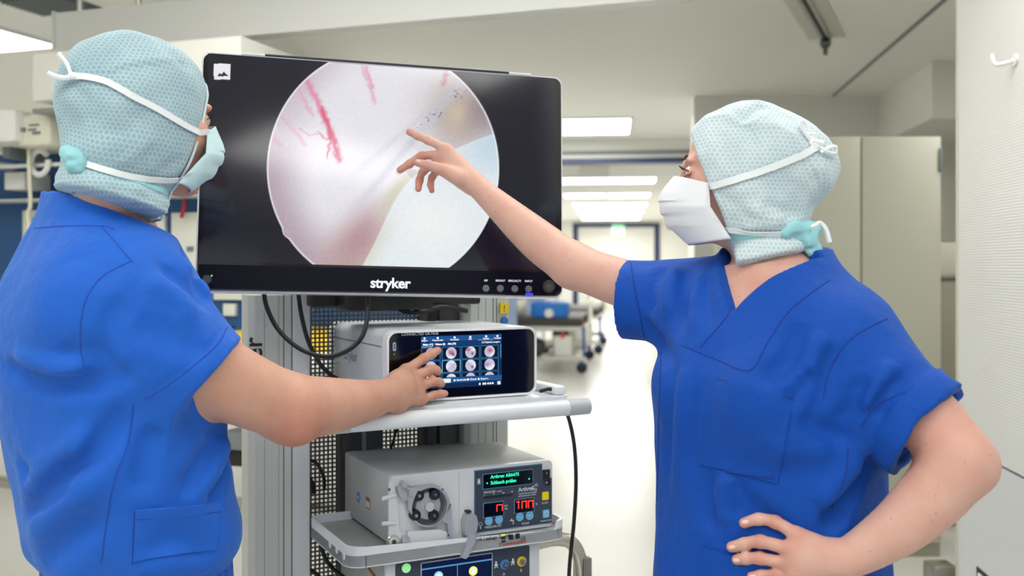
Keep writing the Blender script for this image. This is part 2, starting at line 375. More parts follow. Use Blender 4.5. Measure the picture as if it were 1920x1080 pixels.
board('paper_sheet', 'pale paper sheet pinned to the blue wall right of the man', 321, 372, 398, 560, M_paper, ((350, 362, 462, 472, M_grey),))
board('paper_sheet', 'pale paper sheet right behind the neck of the man', 262, 308, 404, 540, M_paper)
board('paper_sheet', 'small white card on the blue wall left of the cart post', 418, 440, 570, 592, M_paper)
board('paper_sheet', 'wide white strip sheet on the wall below the monitor', 400, 520, 540, 562, M_paper)
RI = empty('red_ribbon', w0, WA, 'short red ribbon hanging beside the monitor edge', 'ribbon')
x0, z0 = onplane(MLW, 347, 372, -.05); x1, z1 = onplane(MLW, 340, 408, -.05)
MB().tube([(x0, -.05, z0), ((x0 + x1) / 2 + .003, -.05, (z0 + z1) / 2), (x1, -.05, z1)], [.006, .009, .008], 6).build('ribbon_strip', M_redp, RI)
YB = empty('yellow_bag', w0, WA, 'yellow bag lying on the ledge behind the cart post', 'bag')
lwbox(415, 680, 627, 668, -.42, -.05, mat('yellow_fabric', srgb(240, 196, 30), .5, var=.08), 'bag_body', YB, .035)
LG = empty('work_ledge', w0, WA, 'pale ledge below the blue wall panel behind the cart', 'ledge')
lwbox(400, 720, 668, 690, -.5, .0, M_white, 'ledge_top', LG)
lwbox(405, 470, 815, 842, -.4, .0, M_grey, 'ledge_base', LG)
lwbox(405, 470, 846, 872, -.38, .0, M_dark, 'ledge_gap', LG)
OB = empty('overhead_box', w0, WA, 'large pale overhead duct box behind the head of the man', 'duct')
lwbox(60, 452, 66, 190, -.5, -.0, M_wall, 'duct_body', OB, .006)
for px in (150, 260, 430):
    xr, zr = onplane(MLW, px, 75, -.25); MB().cyl((xr, -.25, zr - .02), (xr, -.25, CH), .012, 10).build('hanger_rod', M_steel, OB)
lwbox(60, 452, 188, 204, -.45, -.0, mat('duct_lip_grey', srgb(150, 152, 148), .5), 'duct_lip', OB, .003)  # grey strip along the underside of the duct box
# ------------------------------------------------------------------ corridor furnishings
def hsign(name, label, px0, px1, py0, py1, d, m, cat='sign'):
    a = P(px0, py1, d); b = P(px1, py0, d)
    t = empty(name, ((a.x + b.x) / 2, d, a.z), 0, label, cat)
    w_ = b.x - a.x; h_ = b.z - a.z
    MB().box(-w_ / 2, w_ / 2, -.03, .03, 0, h_, .006).build('panel', m, t)
    MB().box(-w_ / 2 - .006, w_ / 2 + .006, -.02, .02, h_, h_ + .02).build('panel_frame', M_grey, t, False)
    for s in (-1, 1): MB().cyl((s * w_ * .35, 0, h_), (s * w_ * .35, 0, CH - a.z), .006, 6).build('rod', M_grey, t)
    return t, w_, h_
hsign('hanging_sign', 'blank white hanging sign box in the corridor behind the monitor', 1086, 1142, 306, 331, 12.8, M_white)
t, w_, h_ = hsign('exit_sign', 'small green and white emergency exit sign above the far doorway', 1148, 1170, 423, 440, 28, mat('exit_white', srgb(238, 250, 240), .5))
MB().box(-w_ / 2, w_ / 2, -.036, -.03, h_ * .62, h_).build('green_band', mat('exit_green', srgb(90, 190, 130), .5), t, False)
a = P(1133, 486, 32.4); b = P(1194, 446, 32.4)
PO = empty('wall_picture', ((a.x + b.x) / 2, 32.4, a.z), 0, 'blue and grey picture on the end wall of the corridor', 'picture')
w_ = b.x - a.x; h_ = b.z - a.z
MB().box(-w_ / 2, w_ / 2, 0, .05, 0, h_).build('board', mat('pic_blue', srgb(150, 180, 205), .5), PO, False)
for (x0, x1, z0, z1, c) in ((-.48, 0.05, .45, .62, (90, 110, 140)), (.1, .4, .5, .85, (110, 120, 130)), (-.45, .1, .65, .9, (230, 236, 240)), (.15, .45, .1, .4, (190, 195, 200)), (-.4, .1, .1, .25, (200, 220, 235))):
    MB().box(x0 * w_, x1 * w_, -.01, 0, z0 * h_, z1 * h_).build('picture_patch', mat('pic%d%d' % (c[0], c[1]), srgb(*c), .5), PO, False)
a = P(1251, 430, 24)
OS = MB().box(a.x, a.x + .16, 24.0, 24.04, a.z, a.z + .17, .004).build('small_sign', mat('sign_orange', srgb(222, 150, 90), .5)); tag(OS, 'small orange sign on the corridor wall below the chin of the woman', 'sign')
# two transport beds parked in the corridor
def hosp_bed(d, px, label, scale=1.0, blue=True):
    c = P(px, 700, d)
    t = empty('hospital_bed', (c.x, d, 0), CA - .03, label, 'hospital bed', 'beds parked in the corridor')
    W = .46; L_ = 2.0
    fr = MB()
    for s in (-1, 1): fr.box(s * W - .02, s * W + .02, 0, L_, .56, .62, .006)
    fr.box(-W, W, -.02, .02, .56, .62, .006); fr.box(-W, W, L_ - .02, L_ + .02, .56, .62, .006)
    fr.build('bed_frame', mat('bed_frame', srgb(214, 212, 200), .35), t)
    ba = MB(); ba.box(-W, W, -.02, .03, .16, .23, .01); ba.box(-.06, .06, 0, L_, .16, .22, .01); ba.box(-W, W, L_ - .03, L_ + .02, .16, .23, .01)
    ba.build('base_frame', MATS['bed_frame'], t)
    MB().box(-W + .02, W - .02, 0.0, L_, .62, .74, .03).build('mattress', mat('mattress_dark', srgb(70, 68, 64), .6), t)
    if blue:
        MB().box(-.25, .25, -.05, .4, .74, .95, .05).build('pillow', mat('pillow_blue', srgb(20, 120, 215), .5), t)
        MB().lathe_y(0, .80, [(-.06, .0), (-.06, .06), (-.045, .06)], 14).build('pillow_mark', M_white, t)
    for s in (-1, 1):
        for y in (.02, L_ - .02):
            MB().lathe_y(s * (W - .03), .075, [(y - .02, .055), (y - .02, .075), (y + .02, .075), (y + .02, .055)], 16).build('wheel', M_dark, t)
            MB().box(s * (W - .03) - .025, s * (W - .03) + .025, y - .03, y + .03, .10, .2, .006).build('caster_fork', mat('blue_caster', srgb(40, 80, 150), .5), t)
        MB().box(s * (W + .03) - .012, s * (W + .03) + .012, .5, 1.5, .66, .95, .006).build('side_rail', M_steel, t)
        MB().cyl((s * .3, .1, .2), (s * .3, .1, .58), .03, 10).build('lift_column', MATS['bed_frame'], t)
        MB().box(s * W - .02, s * W + .02, -.03, .01, .22, .62, .005).build('blue_upright' if s > 0 else 'upright', MATS['blue_caster'] if s > 0 else MATS['bed_frame'], t)
    MB().lathe_y(-.18, .34, [(-.04, .0), (-.04, .13), (.06, .13), (.06, 0)], 18).build('hose_reel', M_black, t)
    MB().box(.06, .30, -.05, .02, .24, .50, .02).build('drainage_box', M_white, t)
    MB().lathe_y(.18, .50, [(-.06, 0), (-.06, .035), (-.03, .035)], 12).build('red_knob', mat('knob_red', srgb(225, 70, 50), .5), t)
    for s in (-1, 1): MB().cyl((s * .42, L_ * .98, .74), (s * .42, L_ * .98, 1.2), .014, 8).build('push_bar', M_steel, t)
    MB().cyl((-.42, L_ * .98, 1.2), (.42, L_ * .98, 1.2), .014, 8).build('push_bar', M_steel, t)
    return t
hosp_bed(13.3, 1030, 'hospital bed with blue pillow parked in the corridor behind the monitor')
t = hosp_bed(16.2, 1072, 'farther hospital bed with steel rails behind the blue-pillowed one', blue=False)
# ------------------------------------------------------------------ equipment cart
from mathutils import Euler
TH = math.radians(27.0)
M_cart = mat('cart_grey', srgb(194, 197, 192), .38, var=.02, vscale=15)
M_cart_lit = mat('cart_grey_lit', srgb(208, 211, 213), .32, var=.015, vscale=15)
M_tray = mat('tray_white', srgb(224, 229, 234), .3, var=.015, vscale=15)
M_seam = mat('seam_dark', srgb(70, 72, 72), .5)
M_ink = mat('ink_black', srgb(20, 20, 22), .5)
M_inkw = mat('ink_white', srgb(235, 240, 248), .5, emit=(1, 1, 1, 1), estr=.0)
CT = empty('equipment_cart', (-.2465, 1.95, 0), TH, 'grey two-post medical equipment cart with trays and a tubular handle', 'cart')
MC = mat_of(CT)
# posts: extruded profile with grooves
def post(x0, x1, y0, lines):
    pl = [(x0 + .012, y0 + .0), (x1 - .034, y0), (x1 - .030, y0 + .003), (x1 - .004, y0 + .003), (x1, y0 + .008), (x1, y0 + .075), (x0, y0 + .075), (x0, y0 + .012)]
    o = MB().prismz(pl, .14, 1.36).build('post', M_cart, CT, True, 30)
    for fr in lines:
        xx = x0 + (x1 - x0) * fr
        dk_ = fr > .5; hw = .0009 if dk_ else .0006; MB().box(xx - hw, xx + hw, y0 - .0006, y0 + .004, .14, 1.36).build('post_groove', M_seam if dk_ else mat('seam_faint', srgb(150, 152, 148), .5), o, False)
    return o
pL = post(-.211, -.080, .25, (.24, .47, .55, .68))
pR = post(.285, .397, .25, (.28, .45, .62, .70))
MB().box(-.120, -.084, .2478, .2535, .14, 1.36).build('post_face', M_cart_lit, pL, False)  # lighter grey stands in for light on the differently facing strip
xp, zp = onplane(MC, 491, 672, .249)
text('stryker', xp, .2485, zp - .118, .056, M_ink, pL, rot=-math.pi / 2, bold=.0006, align='LEFT')
text("'", xp - .04, .2485, zp + .065, .03, M_ink, pL, rot=-math.pi / 2)
# perforated rear panel (countless holes): crossing bars
pf = MB()
for k in range(40): x = -.085 + k * .0099; pf.box(x, x + .0036, .345, .348, .16, 1.355)
for k in range(122): z = .16 + k * .0098; pf.box(-.085, .31, .3455, .3475, z, z + .0036)
o = pf.build('perforated_panel', mat('mesh_dark', srgb(74, 76, 76), .45, metal=.3), CT, False); o['kind'] = 'stuff'
for (x0, x1, c) in ((.005, .05, 40), (.05, .062, 120), (.062, .10, 52)): MB().box(x0, x1, .30, .34, .16, 1.1, .003).build('inner_rail', mat('inner%d' % c, srgb(c, c + 2, c + 4), .5), CT)
for (x0, x1, c) in ((.20, .225, 34), (.232, .28, 70)): MB().box(x0, x1, .28, .335, .16, 1.34, .003).build('inner_rail', mat('inner%d' % c, srgb(c, c + 2, c + 4), .5), CT)
# upper tray with tubular handle
ut = MB(); ut.prismz([(x, -z) for x, z in rrect(-.08, .395, -.26, .045, .03)], 1.132, 1.1495)
ut.build('upper_tray', M_tray, CT)
MB().box(.365, .392, -.03, .24, 1.149, 1.168, .006).build('tray_lip', M_tray, CT)
MB().box(-.078, -.055, -.03, .24, 1.149, 1.168, .006).build('tray_lip', M_tray, CT)
MB().cyl((-.10, -.0754, 1.130), (.365, -.0754, 1.130), .0165, 24).build('handle_tube', M_tray, CT)
MB().cyl((.365, -.0754, 1.130), (.415, -.0754, 1.130), .0172, 24).build('handle_cap', mat('cap_grey', srgb(186, 192, 198), .4), CT)
MB().cyl((-.15, -.0754, 1.130), (-.10, -.0754, 1.130), .0172, 24).build('handle_cap', MATS['cap_grey'], CT)
for x in (-.06, .16, .375): MB().box(x - .012, x + .012, -.075, -.04, 1.122, 1.14, .004).build('handle_bracket', M_tray, CT)
# lower tray under the pump: floor with raised rounded rim
lo = rrect(-.085, .398, -.26, .025, .035, 8); li = rrect(-.079, .392, -.254, .019, .03, 8)
MB().prismz([(x, -z) for x, z in lo], .846, .867).build('lower_tray', mat('tray_floor', srgb(150, 153, 152), .4), CT)
rim = MB(); n_ = len(lo)
rt_ = lambda x, z: .8672 if (z > .015 and -.05 < x < .37) else .884
rim.v = [(x, -z, .844) for x, z in lo] + [(x, -z, .844) for x, z in li] + [(x, -z, rt_(x, z)) for x, z in lo] + [(x, -z, rt_(x, z)) for x, z in li]
for i in range(n_):
    j = (i + 1) % n_
    rim.f += [(i, j, n_ + j, n_ + i), (2 * n_ + i, 3 * n_ + i, 3 * n_ + j, 2 * n_ + j), (i, 2 * n_ + i, 2 * n_ + j, j), (n_ + i, n_ + j, 3 * n_ + j, 3 * n_ + i)]
ro = rim.build('tray_rim', M_tray, CT)
MB().box(-.0505, -.0495, -.0262, -.02, .8445, .867).build('rim_joint', M_seam, ro, False)
for yy in (.0, .045, .09): MB().lathe_y(0, 0, [(0, .007), (.0015, .007)], 16).build('rim_cap', M_tray, ro).matrix_local = Matrix.Translation((-.0865, yy, .864)) @ Matrix.Rotation(-math.pi / 2, 4, 'Z')
def C(px, py, y=-.026): return onplane(MC, px, py, y)
x, z = C(887, 1016); text('Earth-Leakage Guard', x, -.0262, z, .0095, M_ink, ro, bold=.0001)
for (px, py, m) in ((943, 1003, mat('led_green', srgb(190, 235, 60), .4, emit=srgb(190, 235, 60), estr=.6)), (944, 1009, M_ink), (944, 1015, M_ink)):
    x, z = C(px, py); MB().box(x - .0042, x + .0042, -.0275, -.025, z - .0014, z + .0014).build('indicator', m, ro, False)
for (px, py) in ((958, 1007), (970, 1005)):
    x, z = C(px, py); MB().box(x - .0042, x + .0042, -.0285, -.025, z - .005, z + .005).build('push_button', M_ink, ro, False)
x, z = C(976, 1013); text('CE', x, -.0262, z, .0095, M_ink, ro, bold=.0001)
x, z = C(935, 1025); text('Y! ontmanosphere', x, -.0262, z + .001, .0085, mat('ink_red', srgb(190, 60, 50), .5), ro, bold=.0001)
# side push bar of steel at the right
pb = [C(985, 1024, .16), C(1030, 1012, .16), C(1058, 1012, .16), C(1075, 1022, .16), C(1086, 1045, .16), C(1090, 1085, .16), C(1090, 1150, .16)]
MB().tube(spline([(x, .16, z) for x, z in pb], 6), .0165, 14).build('side_bar', mat('satin_steel', srgb(196, 190, 178), .3, metal=1.), CT)
x, z = C(1096, 1068, .155); MB().box(x - .012, x + .012, .14, .19, z - .3, z + .03, .003).build('side_bracket', mat('bracket_grey', srgb(140, 138, 130), .4, metal=.6), CT)
# base and casters
MB().box(-.22, .41, -.06, .42, .10, .15, .02).build('base', M_cart, CT)
for x in (-.17, .36):
    for y in (-.01, .37):
        MB().lathe_y(x, .05, [(y - .014, .03), (y - .014, .05), (y + .014, .05), (y + .014, .03)], 18).build('caster', M_dark, CT)
        MB().box(x - .02, x + .02, y - .02, y + .02, .05, .105, .004).build('caster_fork', M_grey, CT)
# crossbar and boxes behind the monitor
MB().box(-.09, .30, .20, .26, 1.335, 1.375, .006).build('crossbar', M_black, CT)
x0, z0 = C(640, 582, .16); x1, z1 = C(800, 556, .16)
MB().box(x0, x1, .12, .2, z0, z1 + .02, .005).build('junction_box', M_black, CT)
x0, z0 = C(930, 592, .245); x1, z1 = C(951, 570, .245)
MB().box(.372, .394, .2465, .2535, 1.31, 1.335).build('warning_sticker', mat('sticker_yellow', srgb(235, 200, 30), .5), pR, False)
MB().lathe_y(.384, 1.292, [(.2468, .009), (.2525, .009)], 16).build('round_sticker', mat('sticker_blue', srgb(40, 110, 190), .5), pR)
text('!', .379, .2462, 1.314, .022, M_ink, pR)

# ------------------------------------------------------------------ monitor
MO = empty('monitor', (-.2486, 2.0059, CZ + .1778), 0, 'large black flat monitor on the cart showing a round joint camera image', 'monitor')
MO.rotation_mode = 'YXZ'; MO.rotation_euler = Euler((math.radians(-5.30), math.radians(1.385), math.radians(14.08)), 'YXZ')
MM = Matrix.Translation(MO.location) @ Euler((math.radians(-5.30), math.radians(1.385), math.radians(14.08)), 'YXZ').to_matrix().to_4x4()
W, H = .7333, .47
def S(px, py, y=0.0): return onplane(MM, px, py, y)
M_shell = mat('monitor_shell', srgb(226, 228, 232), .35, var=.01)
MB().prism(rrect(-W / 2, W / 2, -H / 2, H / 2, .018), .004, .045).build('shell', M_shell, MO)
MB().box(-.22, .22, .045, .075, -.16, .14, .012).build('rear_housing', M_shell, MO)
M_glass = mat('black_glass', srgb(8, 8, 12), .06, var=.0, spec=.5)
MB().prism(rrect(-W / 2 + .0035, W / 2 - .0035, -H / 2 + .0035, H / 2 - .0035, .016), 0, .0045).build('front_glass', M_glass, MO)
zb = S(700, 503)[1]
MB().prism([(-W / 2 + .006, -H / 2 + .006), (W / 2 - .02, -H / 2 + .006), (W / 2 - .006, -H / 2 + .02), (W / 2 - .006, zb), (-W / 2 + .006, zb)], -.0006, .0).build('control_strip', mat('strip_navy', srgb(4, 4, 24), .35, spec=.15), MO, False)
x0 = S(497, 101)[0]; x1 = S(955, 137)[0]
MB().box(x0, x1, .002, .043, H / 2 - .0005, H / 2 + .004, .001).build('top_vent', mat('vent_navy', srgb(16, 20, 50), .4), MO)
for (a, b) in ((S(452, 97)[0], x0), (x1, S(997, 140)[0])): MB().box(a, b, .002, .03, H / 2 - .0005, H / 2 + .0035, .001).build('top_clip', M_shell, MO)
# screen picture: fine grid carrying the displayed image
def grid_screen(name, x0, x1, z0, z1, nx, nz, y, fn, M, parent, estr, rough=.1):
    xs = np.linspace(x0, x1, nx + 1); zs_ = np.linspace(z0, z1, nz + 1)
    X, Z = np.meshgrid(xs, zs_); X = X.ravel(); Z = Z.ravel()
    V = np.stack([X, np.full_like(X, y), Z], 1)
    Mn = np.array(M); Wd = V @ Mn[:3, :3].T + Mn[:3, 3]
    px = CX + F * Wd[:, 0] / Wd[:, 1]; py = CY - F * (Wd[:, 2] - CZ) / Wd[:, 1]
    col = fn(px, py, (X - x0) / (x1 - x0), (z1 - Z) / (z1 - z0))
    i = np.arange(nx * nz); r = i // nx; c = i % nx; a = r * (nx + 1) + c
    fs = np.stack([a, a + 1, a + nx + 2, a + nx + 1], 1)
    me = bpy.data.meshes.new(name); me.vertices.add(len(V)); me.vertices.foreach_set('co', V.astype(np.float32).ravel())
    me.loops.add(len(fs) * 4); me.loops.foreach_set('vertex_index', fs.astype(np.int32).ravel())
    me.polygons.add(len(fs)); me.polygons.foreach_set('loop_start', (np.arange(len(fs)) * 4).astype(np.int32)); me.update()
    at = me.color_attributes.new('picture', 'FLOAT_COLOR', 'POINT')
    col = np.clip(col, 0, 255) / 255.; lin = np.where(col <= .04045, col / 12.92, ((col + .055) / 1.055) ** 2.4)
    at.data.foreach_set('color', np.concatenate([lin, np.ones((len(lin), 1))], 1).astype(np.float32).ravel())
    m = bpy.data.materials.new(name); m.use_nodes = True; nt = m.node_tree; b = nt.nodes['Principled BSDF']
    b.inputs['Base Color'].default_value = (.005, .005, .007, 1); b.inputs['Roughness'].default_value = rough
    an = nt.nodes.new('ShaderNodeAttribute'); an.attribute_name = 'picture'
    nt.links.new(an.outputs['Color'], b.inputs['Emission Color']); b.inputs['Emission Strength'].default_value = estr
    return link(name, me, m, parent)
def sm(a, b, x): t = np.clip((x - a) / (b - a), 0, 1); return t * t * (3 - 2 * t)
def segdist(px, py, pts):
    d = np.full(px.shape, 1e9)
    for (ax, ay), (bx, by) in zip(pts[:-1], pts[1:]):
        t = np.clip(((px - ax) * (bx - ax) + (py - ay) * (by - ay)) / ((bx - ax) ** 2 + (by - ay) ** 2), 0, 1)
        d = np.minimum(d, np.hypot(px - ax - t * (bx - ax), py - ay - t * (by - ay)))
    return d
def vnoise(x, y, s, seed=0):
    r = np.random.default_rng(seed); T = r.random((64, 64)); x = x / s; y = y / s
    i = np.floor(x).astype(int); j = np.floor(y).astype(int); fx = x - i; fy = y - j; fx = fx * fx * (3 - 2 * fx); fy = fy * fy * (3 - 2 * fy)
    g = lambda a, b: T[a % 64, b % 64]
    return (g(i, j) * (1 - fx) + g(i + 1, j) * fx) * (1 - fy) + (g(i, j + 1) * (1 - fx) + g(i + 1, j + 1) * fx) * fy
def lerp(a, b, t): return a * (1 - t[:, None]) + np.array(b, float)[None] * t[:, None]
def scope(px, py, s, t):
    col = np.tile(np.array([9, 10, 30.]), (len(px), 1))
    notch = np.exp(-((px - 538) / 7.) ** 2 - ((py - 436) / 7.) ** 2) * .05
    r = np.hypot((px - 718) / 218., (py - 316) / 226.) - notch
    ins = np.tile(np.array([240, 238, 245.]), (len(px), 1))
    ins = lerp(ins, (186, 168, 182), sm(.55, 1.02, r) * sm(760, 560, px) * sm(150, 330, py))
    ins = lerp(ins, (206, 190, 204), sm(.7, 1.0, r) * sm(720, 560, px) * sm(330, 150, py) * .8)
    d = (px - 840) * .66 + (py - 210) * .75                                          # brownish band to the upper right
    ins = lerp(ins, (176, 160, 152), np.exp(-((px - 862) / 62.) ** 2 - ((py - 215) / 72.) ** 2) * .9)
    ins = lerp(ins, (128, 110, 122), sm(845, 930, px) * sm(290, 190, py) * sm(120, 200, py) * .85)
    ins = lerp(ins, (222, 205, 178), np.exp(-((px - 856) / 20.) ** 2 - ((py - 215) / 30.) ** 2) * .7)
    fb = np.polyval(np.polyfit(np.array([245, 251, 282, 333, 382, 444, 498, 520]) - 380., [942, 924, 849, 773, 738, 707, 680, 668], 5), np.clip(py, 245, 520) - 380.)  # edge of the white joint head
    e = px - fb
    ins = lerp(ins, (178, 132, 142), np.exp(-((e + 32) / 46.) ** 2) * sm(340, 470, py) * .95 * (e < 6))
    ins = lerp(ins, (200, 176, 172), sm(-150, -40, e) * sm(390, 500, py) * (e < 0) * .7)
    ins = lerp(ins, (214, 210, 180), np.exp(-((e + 10) / 16.) ** 2) * sm(300, 350, py) * sm(430, 380, py) * .7)
    ins = lerp(ins, (206, 208, 222), np.exp(-(((px - 640) * .64 + (py - 345) * .77) / 7.) ** 2) * .35 * sm(640, 700, px))
    ins = lerp(ins, (200, 204, 220), np.exp(-(((px - 790) + (py - 245) * .85) / 10.) ** 2) * .55 * sm(150, 190, py) * sm(420, 330, py))
    inside = sm(-1.5, 1.5, e) * (py > 240)
    head = lerp(np.tile(np.array([238, 246, 250.]), (len(px), 1)), (205, 225, 240), sm(820, 930, px) * sm(360, 270, py))
    head = lerp(head, (252, 254, 254), np.exp(-((px - 810) / 70.) ** 2 - ((py - 420) / 60.) ** 2))
    head = lerp(head, (226, 224, 212), np.exp(-(e / 22.) ** 2) * sm(380, 460, py) * .8)
    ins = ins * (1 - inside[:, None]) + head * inside[:, None]
    wob = (vnoise(px, py, 7, 1) - .5) * 6
    for pts, w_, c, a in (([(576, 150), (604, 209), (620, 250)], 5.5, (232, 128, 158), .75), ([(604, 205), (627, 271), (636, 300)], 5.5, (226, 96, 130), .85),
            ([(620, 250), (617, 275), (614, 296)], 2.2, (226, 90, 124), .8), ([(596, 247), (610, 262), (622, 258)], 1.6, (222, 100, 130), .6), ([(560, 165), (584, 215)], 4, (236, 170, 190), .6),
            ([(680, 126), (690, 150), (704, 192)], 4, (238, 160, 186), .6), ([(688, 126), (700, 165)], 2.5, (232, 140, 172), .6), ([(524, 218), (548, 240), (573, 272)], 3, (228, 160, 182), .5),
            ([(510, 258), (528, 272)], 4, (220, 140, 165), .5), ([(560, 240), (580, 254), (600, 250)], 1.3, (225, 140, 165), .5), ([(836, 140), (832, 158)], 5, (214, 130, 150), .6), ([(628, 262), (630, 290)], 3, (210, 70, 110), .5)):
        ins = lerp(ins, c, np.exp(-((segdist(px + wob, py, pts)) / w_) ** 2) * a)
    spk = vnoise(px, py, 3.2, 4); ins = lerp(ins, (110, 104, 110), (spk > .8) * np.exp(-(segdist(px, py, [(862, 172), (835, 205), (790, 235)]) / 9.) ** 2) * .7)
    ins += ((vnoise(px, py, 2.2, 2) - .5) * 9)[:, None]
    ins = lerp(ins, (250, 252, 255), np.exp(-((r - .992) / .007) ** 2) * .9)
    a = sm(1.004, .996, r)[:, None]
    col = col * (1 - a) + ins * a
    # little picture icon in the corner
    ic = ((px > 401) & (px < 432) & (py > 119 + (px - 401) * .03) & (py < 149)).astype(float)
    mt = ((py > 143 - np.maximum(0, 6 - np.abs(px - 412))) & (py < 143) & (px > 405) & (px < 417)) | ((py > 143 - np.maximum(0, 9 - np.abs(px - 420))) & (py < 143) & (px > 411) & (px < 428))
    col = lerp(col, (248, 249, 252), ic * (1 - mt * .85))
    return col
xa, zt_ = S(392, 121); xb, zb_ = S(1043, 500); xa = S(378, 490)[0]; xb = S(1042, 300)[0]
zt_ = S(718, 124)[1]; zb_ = S(718, 499)[1]
grid_screen('screen', xa, xb, zb_, zt_, 520, 300, -.0008, scope, MM, MO, .78)
x, z = S(694, 539); text('stryker', x, -.0012, z, .0285, mat('ink_lit', srgb(235, 242, 255), .4, emit=(1, 1, 1, 1), estr=.25), MO, bold=.0007, sx=1.02, spacing=.95)
for px, py, lb in ((911, 541, 'PIP'), (938, 541, 'BRIGHT'), (965, 541.5, 'SPECIALTY'), (991, 542, 'INPUT')):
    x, z = S(px, py); MB().lathe_y(x, z, [(-.003, .0055), (-.003, .0062), (-.0005, .0075)], 18).build('key', mat('key_grey', srgb(110, 116, 122), .4), MO)
    x, z = S(px, py - 13); text(lb, x, -.0012, z, .0058, MATS['ink_lit'], MO, align='CENTER', bold=.0001)
x, z = S(1029, 537.5); MB().lathe_y(x, z, [(-.002, .0), (-.002, .0125), (-.0005, .0138)], 24).build('power_knob', mat('knob_dark', srgb(38, 36, 38), .5), MO)
x, z = S(388, 524); MB().lathe_y(x, z, [(-.0015, .0), (-.0015, .0085), (-.0005, .009)], 20).build('sensor', mat('sensor_dark', srgb(52, 54, 62), .5), MO)
x, z = S(397, 517); MB().lathe_y(x, z, [(-.002, .0), (-.002, .0016), (-.0005, .0018)], 10).build('power_light', mat('light_green', srgb(80, 230, 80), .4, emit=srgb(80, 230, 80), estr=1.), MO)
x, z = S(992, 554); MB().box(x - .008, x + .008, -.0012, -.0004, z - .001, z + .005).build('input_light', mat('light_blue', srgb(60, 60, 255), .4, emit=srgb(50, 50, 255), estr=.7), MO, False)
x, z = S(1049, 328); MB().box(x - .001, x + .0012, -.001, 0, z - .009, z + .009).build('side_slot', M_ink, MO, False)
MB().cyl((0, .07, -.06), (.02, .21, -.1), .03, 14).build('mount_arm', M_black, MO)

# ------------------------------------------------------------------ touch screen console on the upper tray
HB = empty('control_console', (-.2465, 1.95, 1.1495), TH, 'white console with a black touch screen front on the upper tray', 'console')
MH = mat_of(HB); HW, HH, HD = .333, .1445, .40
def Hc(px, py, y=0.0): return onplane(MH, px, py, y)
M_hub = mat('hub_white', srgb(206, 209, 214), .35, var=.01, vscale=10)
MB().box(0, HW, .004, HD, .004, HH, .018, 4).build('housing', M_hub, HB)
MB().box(.02, HW - .02, .02, HD - .03, -.0003, .006).build('feet_plate', M_dark, HB, False)
MB().ring(rrect(0, HW, .002, HH, .020, 8), rrect(.0045, HW - .0045, .0065, HH - .0045, .017, 8), -.004, .02).build('front_rim', mat('rim_white', srgb(240, 242, 246), .3), HB)
MB().prism(rrect(.0045, HW - .0045, .0065, HH - .0045, .017, 8), -.001, .01).build('front_glass', M_glass, HB)
x0, zt_ = Hc(789, 631); x1, _ = Hc(940, 626); zb_ = Hc(940, 721.5)[1]; zt_ = (zt_ + Hc(940, 626)[1]) / 2
SW = x1 - x0; SHh = zt_ - zb_
def hubscr(px, py, s, t):
    n = len(s); col = np.tile(np.array([14, 44, 84.]), (n, 1))
    col = lerp(col, (32, 84, 146), (t < .105) * 1.); col = lerp(col, (18, 58, 106), ((t >= .105) & (t < .2)) * 1.)
    col = lerp(col, (34, 92, 150), ((t > .80) & (t < .905)) * 1.); col = lerp(col, (14, 40, 78), (t >= .905) * 1.)
    cx0 = [.005, .252, .492, .732]; cw = .226; ry = [.215, .468, .722]; rh = .236
    for r in range(3):
        for c in range(4):
            a, b = cx0[c], ry[r]; u = (s - a) / cw; v = (t - b) / rh
            incell = (u > 0) & (u < 1) & (v > 0) & (v < 1) & (t < .79)
            edge = incell & ((u < .022) | (u > .978) | (v < .035) | (v > .965))
            col = lerp(col, (6, 20, 40), incell * 1.); 
            sel = (r == 1 and c == 1)
            col = lerp(col, (120, 215, 245) if sel else (60, 130, 190), edge * 1.)
            q = np.hypot((u - .5) * cw * SW, (v - .5) * rh * SHh) / (rh * SHh * .47)
            base = np.tile(np.array([206, 202, 222.]), (n, 1)); k = r * 4 + c
            an = k * 1.9 + .6; dd = (u - .5) * math.cos(an) + (v - .5) * math.sin(an)
            base = lerp(base, (240, 246, 250), sm(.02, .08, dd)); base = lerp(base, (176, 84, 120) if k in (1, 2, 3) else (168, 140, 190), np.exp(-((u - .45 - .1 * math.cos(an * 2)) / .16) ** 2 - ((v - .4 - .12 * math.sin(an)) / .2) ** 2) * (.9 if k in (1, 2, 3, 7) else .35))
            base = lerp(base, (70, 60, 90), np.exp(-((u - .6) / .07) ** 2 - ((v - .62) / .12) ** 2) * (.8 if k in (1, 2, 6) else .1))
            col = col * (1 - (incell * sm(1.02, .97, q))[:, None]) + base * (incell * sm(1.02, .97, q))[:, None]
    col = lerp(col, (240, 245, 250), ((s > .22) & (s < .36) & (t > .82) & (t < .895)) * 1.)
    col = lerp(col, (240, 245, 250), ((s > .945) & (s < .985) & (t > .925) & (t < .985)) * 1.)
    col = lerp(col, (120, 200, 240), ((s > .70) & (s < .89) & (t > .095) & (t < .108)) * 1.); col = lerp(col, (140, 210, 245), ((s > .005) & (s < .14) & (t > .19) & (t < .203)) * 1.)
    col = lerp(col, (110, 190, 230), ((s > .985) & (s < .992) & (t > .2) & (t < .47)) * 1.)
    return col
grid_screen('touch_screen', x0, x1, zb_, zt_, 300, 190, -.0016, hubscr, MH, HB, .85)
def HS(s_, t_): return x0 + SW * s_, zt_ - SHh * t_
M_ui = mat('ui_white', srgb(240, 246, 252), .4, emit=(1, 1, 1, 1), estr=.55)
